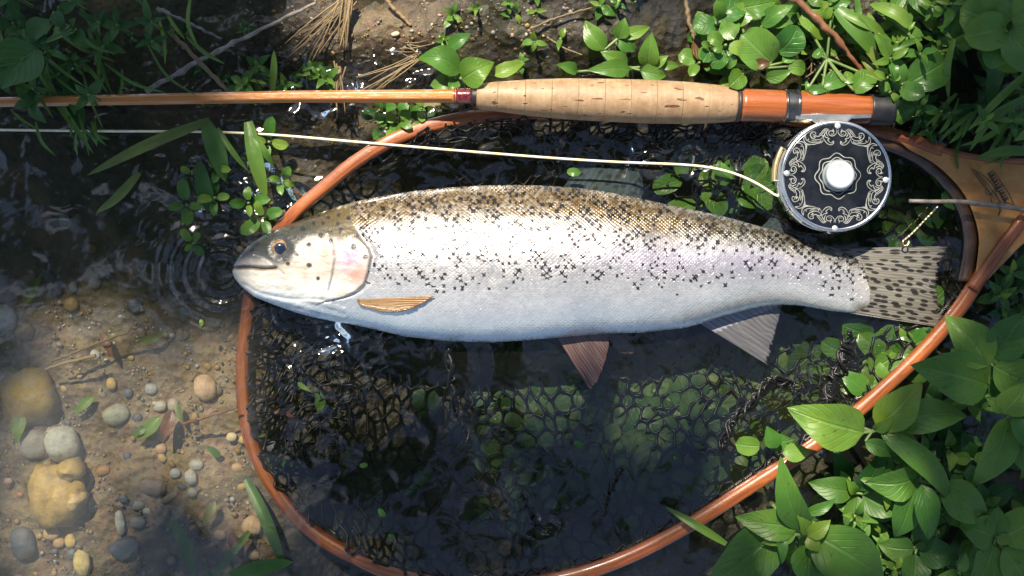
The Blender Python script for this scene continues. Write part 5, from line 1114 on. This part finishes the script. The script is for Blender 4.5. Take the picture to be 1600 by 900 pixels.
while k < 40:
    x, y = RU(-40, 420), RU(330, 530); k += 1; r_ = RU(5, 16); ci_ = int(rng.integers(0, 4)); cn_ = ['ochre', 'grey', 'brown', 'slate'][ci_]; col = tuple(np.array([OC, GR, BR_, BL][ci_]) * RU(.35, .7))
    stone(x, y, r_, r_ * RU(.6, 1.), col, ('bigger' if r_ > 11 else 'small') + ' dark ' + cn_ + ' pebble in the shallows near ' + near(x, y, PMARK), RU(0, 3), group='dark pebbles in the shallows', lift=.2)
stone(618, 53, 7, 4, (0.5, 0.42, 0.28), 'pale chip on the sandy mud', .2)
stone(640, 150, 14, 10, (0.42, 0.36, 0.24), 'pale wet stone beside the burgundy wrap below the rod', .3); stone(672, 168, 18, 12, (0.40, 0.33, 0.20), 'yellowish wet stone between rod and hoop', .2)
GV, GF, GC = [], [], []; base = 0
for i in range(4200):
    if i < 2900: x, y = RU(-120, 430), RU(470, 960)
    else: x, y = RU(380, 900), RU(-40, 330)
    if i < 2900 and vnoise(x / 60, y / 60, 4) < .30: continue
    r_ = abs(rng.normal(0, 1.5)) + 1.1; zg = float(bed(x, y)); V, F = stone_geo(x, y, r_, r_ * RU(.6, 1), r_ * S * .7, zg, i % 97, RU(0, 3), 5, 6, .2)
    GV.append(V); GF.append(F + base); base += len(V)
    cc = np.array([OC, GR, WH, OR, BR_, YE][int(rng.integers(0, 6))]) * RU(.45, 1.0); GC.append(np.repeat(np.r_[cc, 1][None], len(V), 0))
gv = mesh_obj('gravel', np.vstack(GV), np.vstack(GF), MAT['gravel']); kind(gv, 'stuff', 'fine mixed gravel grains on the stream bed and mud'); gv['category'] = 'gravel'
a = gv.data.attributes.new('gcol', 'FLOAT_COLOR', 'POINT'); a.data.foreach_set('color', np.vstack(GC).astype(np.float32).ravel())

# ------------------------------------------------------------------ the tree that overhangs the stream: mirrored in the water, crown shaped for the wanted shade
tree = empty('overhanging_tree', (-2.4, 4.6, float(bed(-2.4 / S + 800, 450 - 4.6 / S))), 'leafy tree leaning over the stream, seen as dark shapes mirrored in the water', 'tree')
zt0 = WL[tree.name][2]
trunk = spline([(-2.4, 4.6, zt0 - .2), (-2.3, 4.4, 1.2), (-2.0, 4.0, 2.4), (-1.7, 3.6, 3.4), (-1.5, 3.3, 4.6)], 30)
V, F, U = tube(trunk, np.linspace(.17, .07, 30), 12, up=(0, 1, 0)); mesh_obj('trunk', V, F, MAT['bark'], tree, U)
LIMB = [[(-2.0, 4.0, 2.4), (-1.0, 3.6, 2.9), (.2, 3.2, 3.1), (1.6, 2.9, 3.2)], [(-1.8, 3.7, 3.0), (-1.4, 2.4, 3.3), (-1.0, 1.0, 3.3), (-.7, -.2, 3.2), (-.5, -.9, 3.1)], [(-1.8, 3.7, 3.0), (-1.9, 4.6, 3.6), (-1.6, 5.2, 4.0), (-1.0, 5.6, 4.2)],
        [(-2.0, 4.0, 2.4), (-2.2, 2.8, 2.8), (-2.1, 1.2, 3.0), (-1.9, -.3, 3.0)], [(-1.0, 1.0, 3.3), (-.6, .2, 3.2), (-.45, -.4, 3.1), (-.3, -.8, 3.0)], [(.2, 3.2, 3.1), (.9, 3.3, 3.4), (1.6, 2.6, 3.4), (2.0, 1.5, 3.2)]]
for L_ in LIMB:
    q = spline(L_, 30); V, F, U = tube(q, np.linspace(.05, .012, 30), 8); mesh_obj('limb', V, F, MAT['bark'], tree, U)
for i in range(46):                                          # thin twigs mirrored as dark lines
    L_ = LIMB[[1, 1, 4, 3, 2][i % 5]]; q = spline(L_, 30); a_ = q[int(rng.integers(8, 30))]
    b_ = a_ + np.array([rng.normal(0, .5), rng.normal(-.15, .45), rng.normal(0, .15)]); m_ = (a_ + b_) / 2 + rng.normal(0, .07, 3)
    V, F, U = tube(spline([a_, m_, b_], 12), np.linspace(.011, .003, 12), 5); mesh_obj('branchlet', V, F, MAT['bark'], tree, U)
def sunlit(px, py):
    """True where the photograph shows open sun on the scene"""
    n = fbm(px / 90, py / 90, 88, 2) * 60
    m = (px > 400 + n) & (px < 1450 + n) & (py > -60) & (py < 330)
    m |= (px > 350 + n * .5) & (px < 1500 + n * .5) & (py > 270) & (py < 640)
    m |= np.hypot((px - 70) / 150, (py - 790) / 190) < 1 + n / 150
    m |= np.hypot((px - 350) / 150, (py - 730) / 190) < 1 + n / 150
    m |= (np.hypot((px - 190) / 230, (py - 540) / 130) < 1) & (fbm(px / 50, py / 50, 27, 2) > -.12)
    m |= np.hypot((px - 520) / 110, (py - 850) / 60) < 1
    m |= np.hypot((px - 1290) / 190, (py - 790) / 170) < 1 + n / 150
    m |= (np.hypot((px - 980) / 330, (py - 640) / 150) < 1) & (fbm(px / 45, py / 45, 19, 2) > -.08)
    m |= np.hypot((px - 1450) / 130, (py - 590) / 110) < 1 + n / 150
    m |= np.hypot((px - 1000) / 200, (py - 880) / 50) < 1
    return m
def mirrored_dark(px, py):
    n = fbm(px / 110, py / 110, 64, 3)
    m = np.hypot((px - 555) / 175, (py - 655) / 135) < 1 + n * .9  # added leaf clump in place of the camera holder's dark reflection
    m |= (py < 330 + n * 120) & (px < 1000)
    m |= (px < 350) & (py < 480 + n * 90)
    m |= np.hypot((px - 840) / 110, (py - 735) / 42) < .9 + n * 1.2
    m |= (px > 1150) & (py < 420)
    m |= n > .36
    return m
N = 80000
lx = rng.uniform(-3.2, 3.0, N); ly = rng.uniform(-1.3, 4.6, N); lz = rng.uniform(2.5, 3.9, N)
gpx = (lx - SUN[0] / SUN[2] * lz) / S + 800; gpy = 450 - (ly - SUN[1] / SUN[2] * lz) / S
mpx = lx * H / (H + lz) / S + 800; mpy = 450 - ly * H / (H + lz) / S
inm = (mpx > -150) & (mpx < 1750) & (mpy > -150) & (mpy < 1050)
ing = (gpx > -900) & (gpx < 2600) & (gpy > -900) & (gpy < 1900)
keep = ~(ing & sunlit(gpx, gpy)) & ~(inm & ~mirrored_dark(mpx, mpy)) & (ing | inm)  # unseen crown thinned to shape sun patches and dark mirrored areas
lx, ly, lz = lx[keep], ly[keep], lz[keep]; n = len(lx)
c_ = np.stack([lx, ly, lz], 1); d1 = rng.normal(size=(n, 3)); d1[:, 2] *= .5; d1 /= np.linalg.norm(d1, axis=1)[:, None]
d2 = np.cross(d1, rng.normal(size=(n, 3)) * [.5, .5, 1] + [0, 0, 1]); d2 /= np.linalg.norm(d2, axis=1)[:, None]
Ls = rng.uniform(.035, .065, n)[:, None]
V = np.stack([c_ - d1 * Ls, c_ + d2 * Ls * .5 - d1 * Ls * .1, c_ + d1 * Ls, c_ - d2 * Ls * .5 - d1 * Ls * .1], 1).reshape(-1, 3)
crown = mesh_obj('crown', V, np.arange(n * 4).reshape(-1, 4), MAT['leaf_dark'], tree, np.tile([[0, .5], [.5, 1], [1, .5], [.5, 0]], (n, 1)), smooth=False); crown['kind'] = 'stuff'
